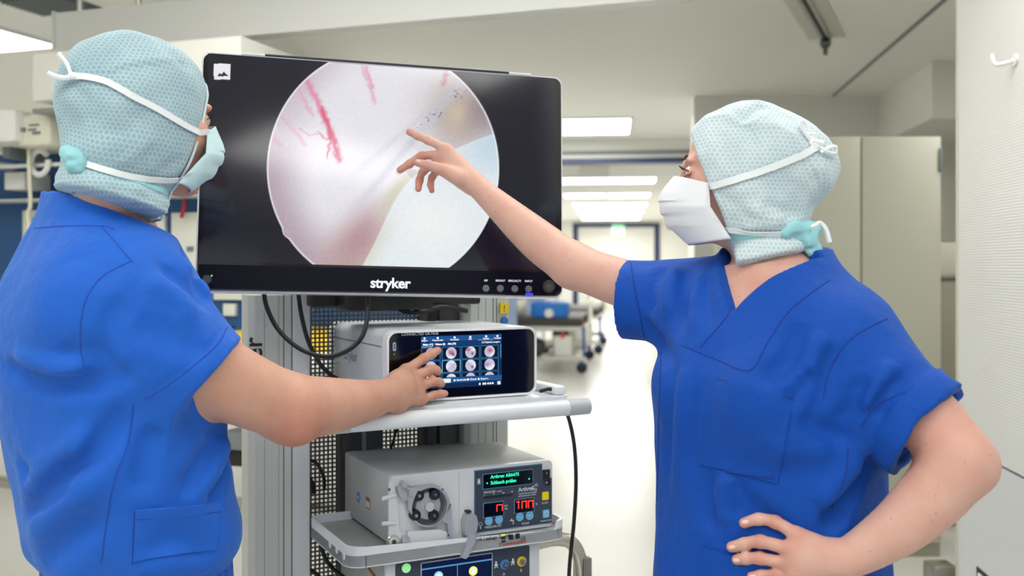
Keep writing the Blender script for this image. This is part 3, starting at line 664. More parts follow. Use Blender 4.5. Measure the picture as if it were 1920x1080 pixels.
for s_, w_ in ((.04, 'Beginn'), (.20, 'Patientenakt'), (.405, 'Checkliste'), (.60, 'Info'), (.80, 'Medien'), (.945, 'Fertigste')):
    a, b = HS(s_, .092); text(w_, a, -.002, b, .0046, M_ui, HB, name='screen_text', align='CENTER')
    a, b = HS(s_, .038); MB().lathe_y(a, b, [(-.0020, .0), (-.0020, .0022), (-.0015, .0022)], 10).build('screen_icon', M_ui, HB)
for s_, w_ in ((.02, 'Bilder (17)'), (.17, 'Videos (2)'), (.32, 'Alle (19)')):
    a, b = HS(s_, .172); text(w_, a, -.002, b, .0052, M_ui, HB, name='screen_text', bold=.00012)
a, b = HS(.98, .165); text('(1) Objekt(e) ausgew.', a, -.002, b, .0048, M_ui, HB, name='screen_text', align='RIGHT')
for s_, w_ in ((.43, 'Bearbeiten'), (.60, 'Druck'), (.73, 'Export...')):
    a, b = HS(s_, .872); text(w_, a, -.002, b, .0056, M_ui, HB, name='screen_text')
    a, b = HS(s_ - .025, .857); MB().lathe_y(a, b, [(-.0020, .0), (-.0020, .002), (-.0015, .002)], 10).build('screen_icon', M_ui, HB)
for s_ in (.72, .765, .79, .825, .855, .885):
    a, b = HS(s_, .955); MB().box(a - .0016, a + .0016, -.002, -.0015, b - .0018, b + .0018).build('screen_icon', M_ui, HB, False)
a, b = Hc(752, 629.5); text('CONNECTED OR HUB', a, -.0014, b, .0078, mat('ink_grey', srgb(190, 194, 200), .5), HB, bold=.00008)
a, b = Hc(739, 650); MB().prism(rrect(a - .0032, a + .0032, b - .0085, b + .0085, .0028), -.0022, -.0008).build('usb_port_frame', mat('ink_grey', srgb(190, 194, 200), .5), HB)
MB().box(a - .0018, a + .0018, -.0026, -.002, b - .005, b + .006).build('usb_tongue', mat('usb_blue', srgb(30, 120, 200), .4), HB, False)
text('Y', a - .0022, -.0014, b - .0175, .006, MATS['ink_grey'], HB)
# groove and lettering on the left side of the console
def onside(M, px, py, x0_=0.0):
    Mi = M.inverted(); a = Mi @ Vector((0, 0, CZ)); b = Mi @ P(px, py, 1.0); t = (x0_ - a.x) / (b.x - a.x); q = a + (b - a) * t; return q.y, q.z
y0, z0 = onside(MH, 606, 625); y1, z1 = onside(MH, 714, 650)
MB().box(-.0008, .001, y1, min(y0, HD - .02), z1 - .0006, z1 + .0008).build('side_groove', M_seam, HB, False)
def sidetext(s, M, px, py, size, m, parent, name='lettering'):
    y, z = onside(M, px, py)
    o = text(s, 0, 0, 0, size, m, parent, name); o.matrix_local = Matrix.Translation((-.0006, y, z)) @ Matrix.Rotation(-math.pi / 2, 4, 'Z'); return o
sidetext('stryker', MH, 645, 672, .032, mat('emboss_grey', srgb(150, 153, 158), .4), HB)
# ------------------------------------------------------------------ roller pump on the lower tray
PU = empty('roller_pump', (-.237, 1.95, .8675), TH, 'grey roller pump with red and green readouts on the lower tray', 'pump')
MP = mat_of(PU); PW, PH, PD = .361, .141, .30
def Q(px, py, y=0.0): return onplane(MP, px, py, y)
M_pump = mat('pump_grey', srgb(188, 190, 187), .42, var=.02, vscale=20, bump=.05, bscale=300)
M_pumpw = mat('pump_front', srgb(214, 217, 220), .3, var=.012, vscale=12)
M_alu = mat('cast_aluminium', srgb(186, 189, 194), .38, metal=.45, var=.04, vscale=40)
M_alud = mat('dark_aluminium', srgb(110, 114, 120), .35, metal=.8, var=.05)
MB().box(0, PW, .012, PD, .004, PH, .005, 2).build('housing', M_pump, PU)
for x in (.03, PW - .03):
    for y in (.05, PD - .05): MB().cyl((x, y, -.0003), (x, y, .006), .01, 12).build('foot', M_dark, PU)
fx = Q(889, 930)[0]
MB().prism([(p[0], p[1]) for p in rrect(-.002, PW + .001, .002, PH + .001, .010, 5)], 0, .014).build('front_plate', M_pumpw, PU)
MB().box(fx - .0345, fx - .0335, -.0006, .0, .006, PH - .004).build('front_seam', mat('seam_light', srgb(176, 180, 184), .4), PU, False)
# raised left block and channels of the tube guide
MB().prism([Q(727, 903), Q(735, 900), Q(739, 925), Q(746, 960), Q(745, 985), Q(752, 1000), Q(754, 1024), Q(727, 1030)], -.006, .0).build('tube_guide', M_pumpw, PU)
for py0, py1 in ((936, 928), (982, 981)):
    a = Q(716, py0, -.008); b = Q(742, py1, -.008); MB().cyl((a[0], -.007, a[1]), (b[0], -.007, b[1]), .0042, 12).build('tube_channel', M_pumpw, PU)
a = Q(730, 918, -.007); MB().lathe_y(a[0], a[1], [(-.0075, .0), (-.0075, .0028), (-.006, .0028)], 14).build('green_dot', mat('dot_green', srgb(20, 110, 80), .4), PU)
# hinge block
MB().prism([Q(741, 912), Q(752, 905), Q(762, 906), Q(764, 934), Q(752, 938), Q(745, 928)], -.012, 0).build('hinge_block', M_alu, PU)
a = Q(757, 908, -.012); MB().cyl((a[0], -.02, a[1]), (a[0], .0, a[1]), .006, 14).build('hinge_pin', M_alu, PU)
# roller head: plate with round well, rotor and four rollers
cx_, cz_ = Q(800, 947); RR = .0375
oc = [(cx_ + RR * math.cos(t), cz_ + RR * math.sin(t)) for t in np.linspace(0, 2 * math.pi, 48, endpoint=False)]
MB().lathe_y(cx_, cz_, [(-.002, RR + .001), (-.0021, 0.001)], 40).build('roller_well', M_alud, PU)
n48 = 48; hx0 = Q(760, 947)[0]; hx1 = Q(840.5, 947)[0]; hz1 = Q(800, 907)[1]; hz0 = Q(800, 1004)[1]
outer = []
for t in np.linspace(0, 2 * math.pi, n48, endpoint=False):
    c_, s_ = math.cos(t), math.sin(t)
    if s_ >= 0:
        k = min((hx1 - cx_) / max(abs(c_), 1e-6) if c_ > 0 else (cx_ - hx0) / max(abs(c_), 1e-6), (hz1 - cz_) / max(s_, 1e-6))
        if c_ > 0: k = min(k, RR * 1.16)
        k = max(k, RR * 1.06); outer.append((cx_ + k * c_, cz_ + k * s_))
    else:
        k = RR * 1.07; outer.append((cx_ + k * c_, cz_ + k * s_))
MB().ring(outer, oc, -.016, -.002).build('roller_head_ring', M_alu, PU)
MB().prism([(hx1, cz_), (hx1, Q(840, 1003)[1]), (hx1 - .006, Q(840, 1003)[1]), (hx1 - .008, cz_ - RR - .001), (hx1 - .02, cz_ - RR * .84), (hx1 - .004, cz_ - .008)], -.016, -.001).build('clamp_arm', M_alu, PU)
MB().prism([(hx0, Q(762, 925)[1]), (hx0, hz1), (hx0 + .02, hz1), (hx0 + .018, Q(762, 925)[1] + .004), (hx0 + .012, Q(762, 931)[1])], -.018, -.012).build('corner_plate', M_alu, PU)
MB().lathe_y(cx_, cz_, [(-.009, 0.), (-.009, .026), (-.003, .028)], 28).build('rotor', M_alu, PU)
MB().lathe_y(cx_, cz_, [(-.018, 0.), (-.018, .0088), (-.017, .0095), (-.004, .0095)], 24).build('rotor_hub', mat('hub_cap', srgb(186, 190, 196), .35, var=.02), PU)
for (px, py) in ((785, 929), (815, 927), (779, 966), (813, 966)):
    x, z = Q(px, py, -.012)
    r_ = MB().lathe_y(x, z, [(-.017, .006), (-.016, .0100), (-.012, .0112), (-.003, .0112)], 22).build('roller', M_black, PU)
    MB().lathe_y(x, z, [(-.0185, 0.), (-.0185, .0036), (-.0165, .0046)], 6).build('roller_nut', M_chrome, r_)
for (px, py) in ((764, 915), (829, 917), (840, 1003)):
    x, z = Q(px, py, -.018); MB().lathe_y(x, z, [(-.0205, 0.), (-.0205, .002), (-.015, .0024)], 10).build('screw', M_chrome, PU)
# lower white tongue, chrome connector, lever
MB().prism([Q(761, 994), Q(820, 990), Q(832, 994), Q(837, 1004), Q(833, 1011), Q(800, 1017), Q(765, 1022), Q(758, 1010)], -.013, 0).build('lower_tongue', M_pumpw, PU)
x, z = Q(738, 1015, -.01); MB().lathe_y(x, z, [(-.012, 0.), (-.012, .0105), (-.009, .0125), (.0, .0125)], 22).build('connector', M_chrome, PU)
MB().lathe_y(x, z, [(-.016, 0.), (-.016, .004), (-.011, .0045)], 10).build('connector_core', mat('brass_dark', srgb(90, 76, 50), .35, metal=.8), PU)
x, z = Q(757, 1013, -.01); MB().prism(rrect(x - .006, x + .0095, z - .009, z + .0085, .006), -.018, 0).build('connector_latch', M_chrome, PU)
def lever():
    t = []
    up = [Q(864, 999), Q(863, 975), Q(868, 962), Q(876, 958), Q(885, 962), Q(888, 975), Q(886, 990), Q(880, 1001)]
    MB().prism(up, -.022, .0).build('lever_body', M_alu, PU)
    dn = [Q(869, 998), Q(880, 998), Q(883, 1004), Q(876, 1016), Q(867, 1037), Q(862, 1041), Q(855, 1039), Q(855, 1034), Q(862, 1020), Q(867, 1006)]
    MB().prism(dn, -.030, -.019).build('lever_handle', mat('lever_silver', srgb(196, 198, 203), .3, metal=.4), PU)
    x, z = Q(877, 959, -.01); MB().box(x - .005, x + .005, -.017, -.004, z - .001, z + .0025).build('lever_slot', M_ink, PU, False)
lever()
# control panel
M_panel = mat('panel_slate', srgb(58, 66, 80), .4, var=.02)
M_rim = mat('panel_rim', srgb(74, 118, 150), .4)
xa, za = Q(889, 885); xb, _ = Q(1016, 872); xc, zc = Q(1034, 895); _, zbm = Q(895, 998); xd = Q(1034, 985)[0]
def notch(i):
    return [(xa + i, zbm + i), (xd - i, zbm + i), (xd - i, zc - i), (xb + .004 - i, zc - i), (xb - i, zc + .004 - i), (xb - i, za + .003 - i), (xa + i, za + .003 - i)]
MB().prism(notch(0), -.002, .001).build('panel_border', M_rim, PU, False)
pn = MB().prism(notch(.0016), -.003, .0).build('control_panel', M_panel, PU, False)
M_lbl = mat('label_white', srgb(214, 222, 230), .5); M_disp = mat('display_black', srgb(8, 10, 12), .15)
M_bor = mat('display_border', srgb(96, 140, 170), .4)
def disp(p0, p1, name):
    a = Q(*p0); b = Q(*p1)
    MB().prism(rrect(a[0] - .0015, b[0] + .0015, b[1] - .0015, a[1] + .0015, .002, 3), -.0042, -.002).build('display_border', M_bor, pn)
    return MB().prism(rrect(a[0], b[0], b[1], a[1], .001, 2), -.0048, -.002).build(name, M_disp, pn)
disp((904.5, 889.5), (997, 905.5), 'text_display')
M_grn = mat('glow_green', srgb(40, 235, 170), .4, emit=srgb(40, 240, 175), estr=1.1)
M_red = mat('glow_red', srgb(255, 60, 40), .4, emit=srgb(255, 46, 30), estr=1.6)
x, z = Q(918, 896.5); text('Arthrex AR6475', x, -.0052, z, .0098, M_grn, pn, name='readout', sx=.88, bold=.00012, spacing=1.12)
x, z = Q(918, 908); text('Schlauch pr\u00fcfen', x, -.0052, z + .0003, .0098, M_grn, pn, name='readout', sx=.88, bold=.00012, spacing=1.06)
for p in ((911.5, 905.2), (990, 897)):
    x, z = Q(*p); MB().lathe_y(x, z, [(-.0052, 0.), (-.0052, .0016), (-.0046, .0016)], 8).build('readout_mark', M_grn, pn)
disp((905.5, 944), (942, 965), 'pressure_display'); disp((963.5, 937), (999, 957), 'flow_display')
def seg7(px0, px1, py0, py1, ch):
    a = Q(px0, py1); b = Q(px1, py0); x0_, z0_, x1_, z1_ = a[0], a[1], b[0], b[1]; t = .0013; zm = (z0_ + z1_) / 2
    mb = MB(); bx = lambda a_, b_, c_, d_: mb.box(a_, b_, -.0054, -.0046, c_, d_)
    if ch == 'n': bx(x0_, x0_ + t * 1.3, z0_, z1_); bx(x1_ - t * 1.3, x1_, z0_, z1_); bx(x0_, x1_, z1_ - t, z1_ + t * .4)
    else: bx((x0_ + x1_) / 2, (x0_ + x1_) / 2 + t * 1.3, z0_, z1_); bx(x0_, x1_ - .001, z1_ - t * 2, z1_ - t * .8)
    mb.build('digit', M_red, pn, False)
seg7(929, 940.5, 944.5, 958, 'n'); seg7(966, 973, 938, 953.5, '1'); seg7(976, 985.5, 938, 952.5, 'n'); seg7(988, 998, 937, 951.5, 'n')
M_btn = mat('button_blue', srgb(96, 176, 222), .4); M_btnr = mat('button_ring', srgb(170, 210, 232), .4)
for px, py, g in ((915, 976, -1), (934, 973.5, 1), (973, 968.5, -1), (991.5, 966, 1)):
    x, z = Q(px, py); bt = MB().lathe_y(x, z, [(-.0044, .0), (-.0044, .0075), (-.0025, .0082)], 22).build('round_button', M_btn, pn)
    MB().tube([(x + .0082 * math.cos(t), -.0042, z + .0082 * math.sin(t)) for t in np.linspace(0, 2 * math.pi, 25)], .0006, 5).build('button_ring', M_btnr, bt)
    MB().tube([(x - .004, -.0046, z - g * .001), (x, -.0046, z + g * .0022), (x + .004, -.0046, z - g * .001), (x - .004, -.0046, z - g * .001)], .0004, 5).build('button_arrow', M_btnr, bt)
x, z = Q(1021, 929); MB().prism(rrect(x - .0078, x + .0078, z - .0085, z + .0085, .002), -.0046, -.002).build('flush_button', mat('button_yellow', srgb(240, 214, 20), .4), pn)
x, z = Q(1022, 962.5); bb = MB().prism(rrect(x - .0078, x + .0078, z - .0085, z + .0085, .002), -.0046, -.002).build('run_button', M_btn, pn)
MB().tube([(x + .005 * math.cos(t), -.0048, z + .006 * math.sin(t)) for t in np.linspace(0, 2 * math.pi, 21)], .0005, 5).build('button_mark', M_inkw, bb)
MB().box(x - .0004, x + .0004, -.005, -.0046, z - .0035, z + .0035).build('button_mark', M_inkw, bb, False)
def lab(s, px, py, size, al='LEFT', **k): x, z = Q(px, py); text(s, x, -.0034, z, size, M_lbl, pn, align=al, **k)
lab('PRESSURE', 905.5, 925, .0062); lab('mmHg', 930, 922, .0042, sx=1.0); lab('0', 906, 929.5, .0038); lab('50', 923, 927, .0038); lab('100', 940, 925, .0038); lab('150', 956, 922.5, .0038)
a = Q(906, 935); b = Q(960, 926)
for k in range(18): MB().box(a[0] + k * (b[0] - a[0]) / 18, a[0] + (k + .75) * (b[0] - a[0]) / 18, -.0036, -.003, a[1], a[1] + .0045).build('bar_segment', M_ink, pn, False)
lab('Arthrex', 970.5, 921.5, .0125, bold=.0001, sx=.92); lab('CONTINUOUS WAVE III', 970.5, 927, .0040); lab('ARTHROSCOPY PUMP', 970.5, 931.5, .0042)
mb = MB()
for s_ in (1, -1):
    x, z = Q(1003.5 + (1 if s_ > 0 else -.5), 908.5 if s_ > 0 else 917)
    mb.tube([(x + .0026 * math.cos(t), -.0036, z + .0026 * math.sin(t)) for t in np.linspace(0, 2 * math.pi, 13)], .0005, 5)
    x2, z2 = Q(993, 914.5); mb.tube([(x - .002, -.0036, z), (x2, -.0036, z2), (x2 - .006, -.0036, z2 - s_ * .001)], .0006, 5)
mb.build('scissor_logo', M_lbl, pn)
lab('mm', 944, 949, .0055); lab('Hg', 945, 954.5, .0055); lab('%', 1003, 946.5, .0062); lab('FLUSH', 1014.5, 944.5, .0054); lab('RUN/STOP', 1012, 978.5, .0054)
lab('PRESSURE SET', 908, 990.5, .0062); lab('FLOW', 977, 983.5, .0062)
mb = MB(); x, z = Q(899.5, 982); mb.tube([(x + .0036 * math.cos(t), -.0034, z + .0036 * math.sin(t)) for t in np.linspace(0, 2 * math.pi, 15)], .0004, 5); mb.box(x - .001, x + .001, -.0036, -.003, z - .010, z - .0045); mb.build('gauge_mark', M_lbl, pn)
mb = MB(); x, z = Q(958, 976); mb.box(x - .004, x + .003, -.0036, -.003, z, z + .0018); mb.box(x - .001, x + .0005, -.0036, -.003, z + .0018, z + .005); mb.box(x + .003, x + .0046, -.0036, -.003, z - .004, z + .0018); mb.box(x + .002, x + .0056, -.0036, -.003, z - .0065, z - .0052); mb.build('tap_mark', M_lbl, pn, False)
def figure(x, z, s, y, m, parent, name='person_mark'):
    mb = MB(); mb.lathe_y(x, z + s * .82, [(y, 0.), (y, s * .14), (y + .0006, s * .14)], 10)
    mb.box(x - s * .13, x + s * .13, y, y + .0006, z + s * .3, z + s * .66)
    for q_ in (-1, 1):
        mb.prism([(x + q_ * s * .10, z + s * .62), (x + q_ * s * .34, z + s * .40), (x + q_ * s * .28, z + s * .34), (x + q_ * s * .08, z + s * .5)], y, y + .0006)
        mb.prism([(x, z + s * .34), (x + q_ * s * .13, z + s * .34), (x + q_ * s * .30, z), (x + q_ * s * .17, z)], y, y + .0006)
    mb.build(name, m, parent, False)
x, z = Q(896.5, 909); fb_ = Q(896.5, 902)
MB().box(fb_[0] - .0042, fb_[0] + .0042, -.0034, -.003, fb_[1] - .0062, fb_[1] + .0062).build('mark_field', mat('mark_grey', srgb(120, 126, 134), .5), pn, False)
figure(fb_[0], fb_[1] - .005, .010, -.0042, M_inkw, pn)
a = Q(1017, 881); b = Q(1031, 909)
MB().prism(rrect(a[0], b[0] - .001, b[1], a[1], .001, 2), -.003, .0).build('rocker_switch', M_black, PU)
text('I', (a[0] + b[0]) / 2 - .001, -.0034, a[1] - .009, .006, M_inkw, PU); text('O', (a[0] + b[0]) / 2 - .003, -.0034, b[1] + .004, .006, M_inkw, PU)
# stickers on the left side
y, z = onside(MP, 672, 932)
def sideplate(name, y, z, hw, hh, m, parent, rnd=0.):
    pl = rrect(-hw, hw, -hh, hh, rnd if rnd else .0005, 6)
    o = MB().prism(pl, -.0006, .0004).build(name, m, parent); o.matrix_local = Matrix.Translation((0, y, z)) @ Matrix.Rotation(-math.pi / 2, 4, 'Z'); return o
sideplate('round_sticker', y, z, .0115, .0118, mat('sticker_blue2', srgb(30, 130, 210), .4), PU, .0112)
text('OK', 0, 0, 0, .009, M_inkw, PU).matrix_local = Matrix.Translation((-.0009, y + .006, z - .003)) @ Matrix.Rotation(-math.pi / 2, 4, 'Z')
y, z = onside(MP, 690, 943)
sideplate('inspection_label', y, z, .013, .0118, mat('label_redbrown', srgb(150, 100, 88), .5), PU); sideplate('inspection_label_field', y, z - .003, .0115, .0062, mat('label_cream', srgb(222, 218, 206), .5), PU).location.x -= .0004

# ------------------------------------------------------------------ power console under the lower tray
CP = empty('power_console', (-.2465, 1.95, .7045), TH, 'grey surgical power control unit half hidden below the lower tray', 'console')
MCP = mat_of(CP)
def K(px, py, y=-.004): return onplane(MCP, px, py, y)
MB().box(0, .338, .0, .30, .0, .1375, .006).build('housing', M_pump, CP)
MB().box(-.003, .341, -.004, .012, .002, .136, .004).build('front_plate', M_pumpw, CP)
MB().box(-.01, .348, -.0, .31, -.012, .0, .003).build('support_tray', M_tray, CP)
a = K(741, 1066); b = K(992, 1022)
dk = MB().prism(rrect(a[0], b[0], .008, K(992, 1022)[1], .003, 3), -.006, -.003).build('control_panel', M_panel, CP)
x0, _ = K(788, 1070); x1, _ = K(922, 1036); zt_ = K(855, 1045)[1]
MB().prism(rrect(x0, x1, .012, zt_, .003, 3), -.0075, -.005).build('screen_frame', mat('frame_light', srgb(206, 214, 226), .4), dk)
zc_ = K(857, 1057)[1]; cxm = K(856, 1060)[0]
def scr3(px, py, s, t):
    col = np.tile(np.array([8, 22, 56.]), (len(s), 1))
    zz = .0135 + (zt_ - .0015 - .0135) * (1 - t); xx = x0 + .0015 + (x1 - x0 - .003) * s
    col = lerp(col, (96, 160, 210), (np.abs(zz - zc_) < .0009) * 1.); col = lerp(col, (96, 160, 210), ((np.abs(xx - cxm) < .0009) & (zz < zc_)) * 1.)
    return col
grid_screen('touch_screen', x0 + .0015, x1 - .0015, .0135, zt_ - .0015, 120, 90, -.008, scr3, MCP, dk, .9)
for px, py, m1 in ((822, 1080, mat('disc_cyan', srgb(140, 206, 240), .4, emit=srgb(140, 206, 240), estr=.5)), (887, 1070.5, mat('disc_yellow', srgb(236, 226, 110), .4, emit=srgb(236, 226, 110), estr=.5))):
    x, z = K(px, py, -.008); MB().lathe_y(x, z, [(-.0092, 0.), (-.0092, .0095), (-.008, .0095)], 22).build('screen_icon', m1, dk)
    MB().lathe_y(x, z, [(-.0098, 0.), (-.0098, .006), (-.009, .006)], 18).build('screen_icon', mat('disc_core', srgb(206, 230, 240), .4, emit=srgb(206, 230, 240), estr=.5), dk)
x, z = K(761, 1064.5, -.005); MB().lathe_y(x, z, [(-.0095, 0.), (-.0095, .0085), (-.008, .0095), (-.004, .0095)], 22).build('power_button', mat('button_green', srgb(170, 236, 170), .4, emit=srgb(150, 240, 150), estr=.35), CP)
MB().lathe_y(x, z, [(-.007, .009), (-.007, .0122), (-.003, .0122)], 24).build('button_bezel', M_panel, CP)
for px, py, c in ((946, 1058, (70, 130, 190)), (977.5, 1052.5, (226, 190, 40))):
    x, z = K(px, py, -.006); k = MB().lathe_y(x, z, [(-.009, .0085), (-.0085, .0105), (-.005, .0105)], 24).build('socket_ring', mat('ring%d' % c[0], srgb(*c), .4), dk)
    MB().lathe_y(x, z, [(-.014, .004), (-.014, .0065), (-.006, .0075)], 20).build('socket', M_chrome, dk)
    MB().lathe_y(x, z, [(-.0142, 0.), (-.0142, .0042), (-.012, .0042)], 16).build('socket_core', mat('socket_core', srgb(120, 92, 70), .5), dk)
for px, py in ((930, 1064), (961.5, 1058.5)):
    x, z = K(px, py, -.006); figure(x, z - .001, .0145, -.0068, M_inkw, dk)
for px, py, s_ in ((942.5, 1079, 'A'), (975, 1072, 'B')):
    x, z = K(px, py, -.006); text(s_, x, -.0066, z, .008, M_lbl, dk)
x, z = K(775, 1056, -.004); text('CRONOS POWER II Control System', x, -.0044, .1255, .0085, mat('ink_teal', srgb(60, 110, 140), .5), CP)
y, z = onside(MCP, 721, 1064); 
sideplate('blue_tag', y, z, .008, .016, mat('tag_blue', srgb(40, 90, 160), .4), CP, .007)
a = onside(MCP, 687, 1058); b = onside(MCP, 712, 1080)
mb = MB(); mb.tube([(-.0008, a[0], a[1]), (-.0008, b[0] - .02, b[1] - .018)], .0028, 6); mb.build('orange_strap', mat('strap_orange', srgb(215, 120, 30), .5), CP)

# ------------------------------------------------------------------ cables
def cable(label, pts, r=.0045, name='cable', m=None):
    o = MB().tube(spline([P(*p) for p in pts], 8), r, 10).build(name, m or M_black); tag(o, label, 'cable'); return o
cable('black cable hanging in a wide loop below the left of the monitor', [(493, 530, 2.02), (500, 575, 2.02), (525, 622, 2.01), (570, 658, 2.0), (622, 668, 1.99), (668, 645, 1.99), (687, 605, 2.0), (690, 535, 2.03)], .0048)
cable('black cable running straight down past the inner edge of the left post', [(557, 530, 2.06), (565, 590, 2.07), (580, 645, 2.09), (606, 690, 2.11), (640, 716, 2.13)], .0046)
cable('black cable hanging from the tubular handle right of the cart', [(1012, 733, 2.10), (1038, 732, 2.11), (1062, 772, 2.12), (1076, 830, 2.13), (1080, 900, 2.13), (1076, 980, 2.13), (1068, 1060, 2.13), (1064, 1160, 2.13)], .0042)
cable('black cable arching below the monitor between the posts', [(725, 556, 2.16), (750, 580, 2.17), (790, 585, 2.19), (830, 575, 2.22), (875, 583, 2.26)], .0055)
cable('thin pale cable below the monitor centre', [(740, 556, 2.15), (760, 572, 2.16), (785, 590, 2.2)], .003, m=mat('cable_grey', srgb(150, 150, 150), .5))
cable('short black cable curling behind the left post above the lower tray', [(560, 862, 2.22), (590, 866, 2.22), (606, 892, 2.22), (608, 918, 2.23)], .004)
cable('black cable drooping under the lower tray beside the left post', [(604, 990, 2.14), (604, 1030, 2.13), (620, 1062, 2.12), (648, 1085, 2.1)], .0045)
cable('thick black cable stub behind the left post near the pump tray', [(566, 888, 2.24), (582, 900, 2.23), (589, 925, 2.23)], .0055)
cable('black cable at the lower edge of the picture beside the left post', [(560, 1066, 2.2), (585, 1070, 2.2), (606, 1088, 2.2)], .004)
cable('thin black cable crossing the perforated panel below the upper tray', [(745, 800, 2.24), (738, 825, 2.24), (730, 850, 2.25)], .003)
# ------------------------------------------------------------------ implicit surfaces for the two figures
A = lambda v: np.array(v, dtype=np.float64)
def smin(a, b, k):
    h = np.clip(.5 + .5 * (b - a) / k, 0, 1); return b * (1 - h) + a * h - k * h * (1 - h)
class Field:
    def __init__(s): s.ops = []; s.disp = None; s.dr = .026
    def _op(s, fn, lo, hi, k, sub): s.ops.append((fn, A(lo), A(hi), k, sub)); return s
    def chain(s, pts, rad, k=.012, kj=.0, sub=False, flat=None):
        """tapered limb through joints; flat = (axis, factor) squeezes the section along axis"""
        pts = [A(p) for p in pts]; rad = list(rad); R = max(rad) + .01
        if kj and len(pts) > 2:      # smooth the joint line and its radii instead of blending overlapping segments
            q = [Vector((p[0], p[1], p[2], r)) for p, r in zip(pts, rad)]; q = spline(q, 5 if kj >= .01 else 3); pts = [A(v[:3]) for v in q]; rad = [v[3] for v in q]; kj = 0
        lo = np.min(pts, 0) - R; hi = np.max(pts, 0) + R
        if flat is not None: ax, fac = A(flat[0]) / np.linalg.norm(flat[0]), flat[1]
        def fn(p):
            d = None; pl = p.min(0) - R - .05; ph = p.max(0) + R + .05
            for a, b, ra, rb in zip(pts[:-1], pts[1:], rad[:-1], rad[1:]):
                if len(pts) > 4 and (max(a[0], b[0]) < pl[0] or min(a[0], b[0]) > ph[0] or max(a[1], b[1]) < pl[1] or min(a[1], b[1]) > ph[1] or max(a[2], b[2]) < pl[2] or min(a[2], b[2]) > ph[2]): continue
                ab = b - a; L2 = ab @ ab; pa = p - a
                t = np.minimum(np.maximum(pa @ (ab / L2), 0), 1); q = pa - t[:, None] * ab
                if flat is not None:
                    w = q @ ax; q = q + np.outer(w * (fac - 1), ax)
                e = np.sqrt(np.einsum('ij,ij->i', q, q)) - (ra + (rb - ra) * t)
                if flat is not None: e = e / max(1, fac * .75)
                d = e if d is None else np.minimum(d, e)
            return np.full(len(p), .5) if d is None else d
        return s._op(fn, lo, hi, k, sub)
    def ell(s, c, r, R=None, k=.012, sub=False):
        c = A(c); r = A(r); R = np.eye(3) if R is None else A(R); m = r.max() + .005
        def fn(p):
            q = (p - c) @ R; a_ = q / r; b_ = a_ / r; k0 = np.sqrt(np.einsum('ij,ij->i', a_, a_)); k1 = np.sqrt(np.einsum('ij,ij->i', b_, b_)); return k0 * (k0 - 1) / np.maximum(k1, 1e-9)
        return s._op(fn, c - m, c + m, k, sub)
    def box(s, c, hs, R=None, r=.01, k=.01, sub=False):
        c = A(c); hs = A(hs); R = np.eye(3) if R is None else A(R); m = np.linalg.norm(hs) + r + .01
        def fn(p):
            q = np.abs((p - c) @ R) - (hs - r); return np.sqrt((np.maximum(q, 0) ** 2).sum(1)) + np.minimum(q.max(1), 0) - r
        return s._op(fn, c - m, c + m, k, sub)
    def loft(s, secs, ang, k=.03, sub=False, pw=2.3):
        """secs: (z, cx, cy, a, b); a along (cos ang, sin ang), b across"""
        S_ = A(secs); zs_ = S_[:, 0]; u = A([math.cos(ang), math.sin(ang)]); v = A([-u[1], u[0]]); m = S_[:, 3:5].max() + .02
        lo = [S_[:, 1].min() - m, S_[:, 2].min() - m, zs_[0] - .02]; hi = [S_[:, 1].max() + m, S_[:, 2].max() + m, zs_[-1] + .02]
        # smooth dense table
        zz = np.linspace(zs_[0], zs_[-1], 200); tab = [np.interp(zz, zs_, S_[:, i]) for i in range(1, 5)]
        ker = np.hanning(17); ker /= ker.sum(); tab = [np.convolve(np.pad(t, 8, mode='edge'), ker, 'valid') for t in tab]
        def fn(p):
            z = p[:, 2]; cx, cy, a, b = [np.interp(z, zz, t) for t in tab]
            x = p[:, 0] - cx; y = p[:, 1] - cy; qa = np.abs(x * u[0] + y * u[1]) / a; qb = np.abs(x * v[0] + y * v[1]) / b
            e = ((qa ** pw + qb ** pw) ** (1 / pw) - 1) * np.minimum(a, b)
            return np.maximum(e, np.maximum(zs_[0] - z, z - zs_[-1]))
        return s._op(fn, lo, hi, k, sub)
    def half(s, pt, n, k=.004):
        pt = A(pt); n = A(n) / np.linalg.norm(n)
        return s._op(lambda p: -((p - pt) @ n), [-9] * 3, [9] * 3, k, True)     # removes the side n points to
    def custom(s, fn, lo, hi, k=.01, sub=False): return s._op(fn, lo, hi, k, sub)
    def _ev(s, p, mar):
        lo = p.min(0); hi = p.max(0); d = np.full(len(p), 1.0)
        for fn, ol, oh, k, sub in s.ops:
            if ol[0] - mar > hi[0] or ol[1] - mar > hi[1] or ol[2] - mar > hi[2] or oh[0] + mar < lo[0] or oh[1] + mar < lo[1] or oh[2] + mar < lo[2]: continue
            e = fn(p)
            if sub: d = -smin(-d, e, k)
            else: d = smin(d, e, k)
        if s.disp is not None:
            n = np.abs(d) < s.dr
            if n.any(): d[n] = d[n] - s.disp(p[n])
        return d
    def __call__(s, p, mar=.05, ch=6000):
        p = np.asarray(p, float); out = np.empty(len(p)); mar = max(mar, max(o[3] for o in s.ops) + .012)
        for i in range(0, len(p), ch): out[i:i + ch] = s._ev(p[i:i + ch], mar)
        return out
    def grad(s, p, e=.0012):
        T = A([(1, -1, -1), (-1, -1, 1), (-1, 1, -1), (1, 1, 1)]); g = sum(s(p + t * e)[:, None] * t for t in T)
        return g / np.maximum(np.linalg.norm(g, axis=1, keepdims=True), 1e-9)
    def bounds(s):
        a = [o for o in s.ops if not o[4]]; return np.min([o[1] for o in a], 0) - .01, np.max([o[2] for o in a], 0) + .01
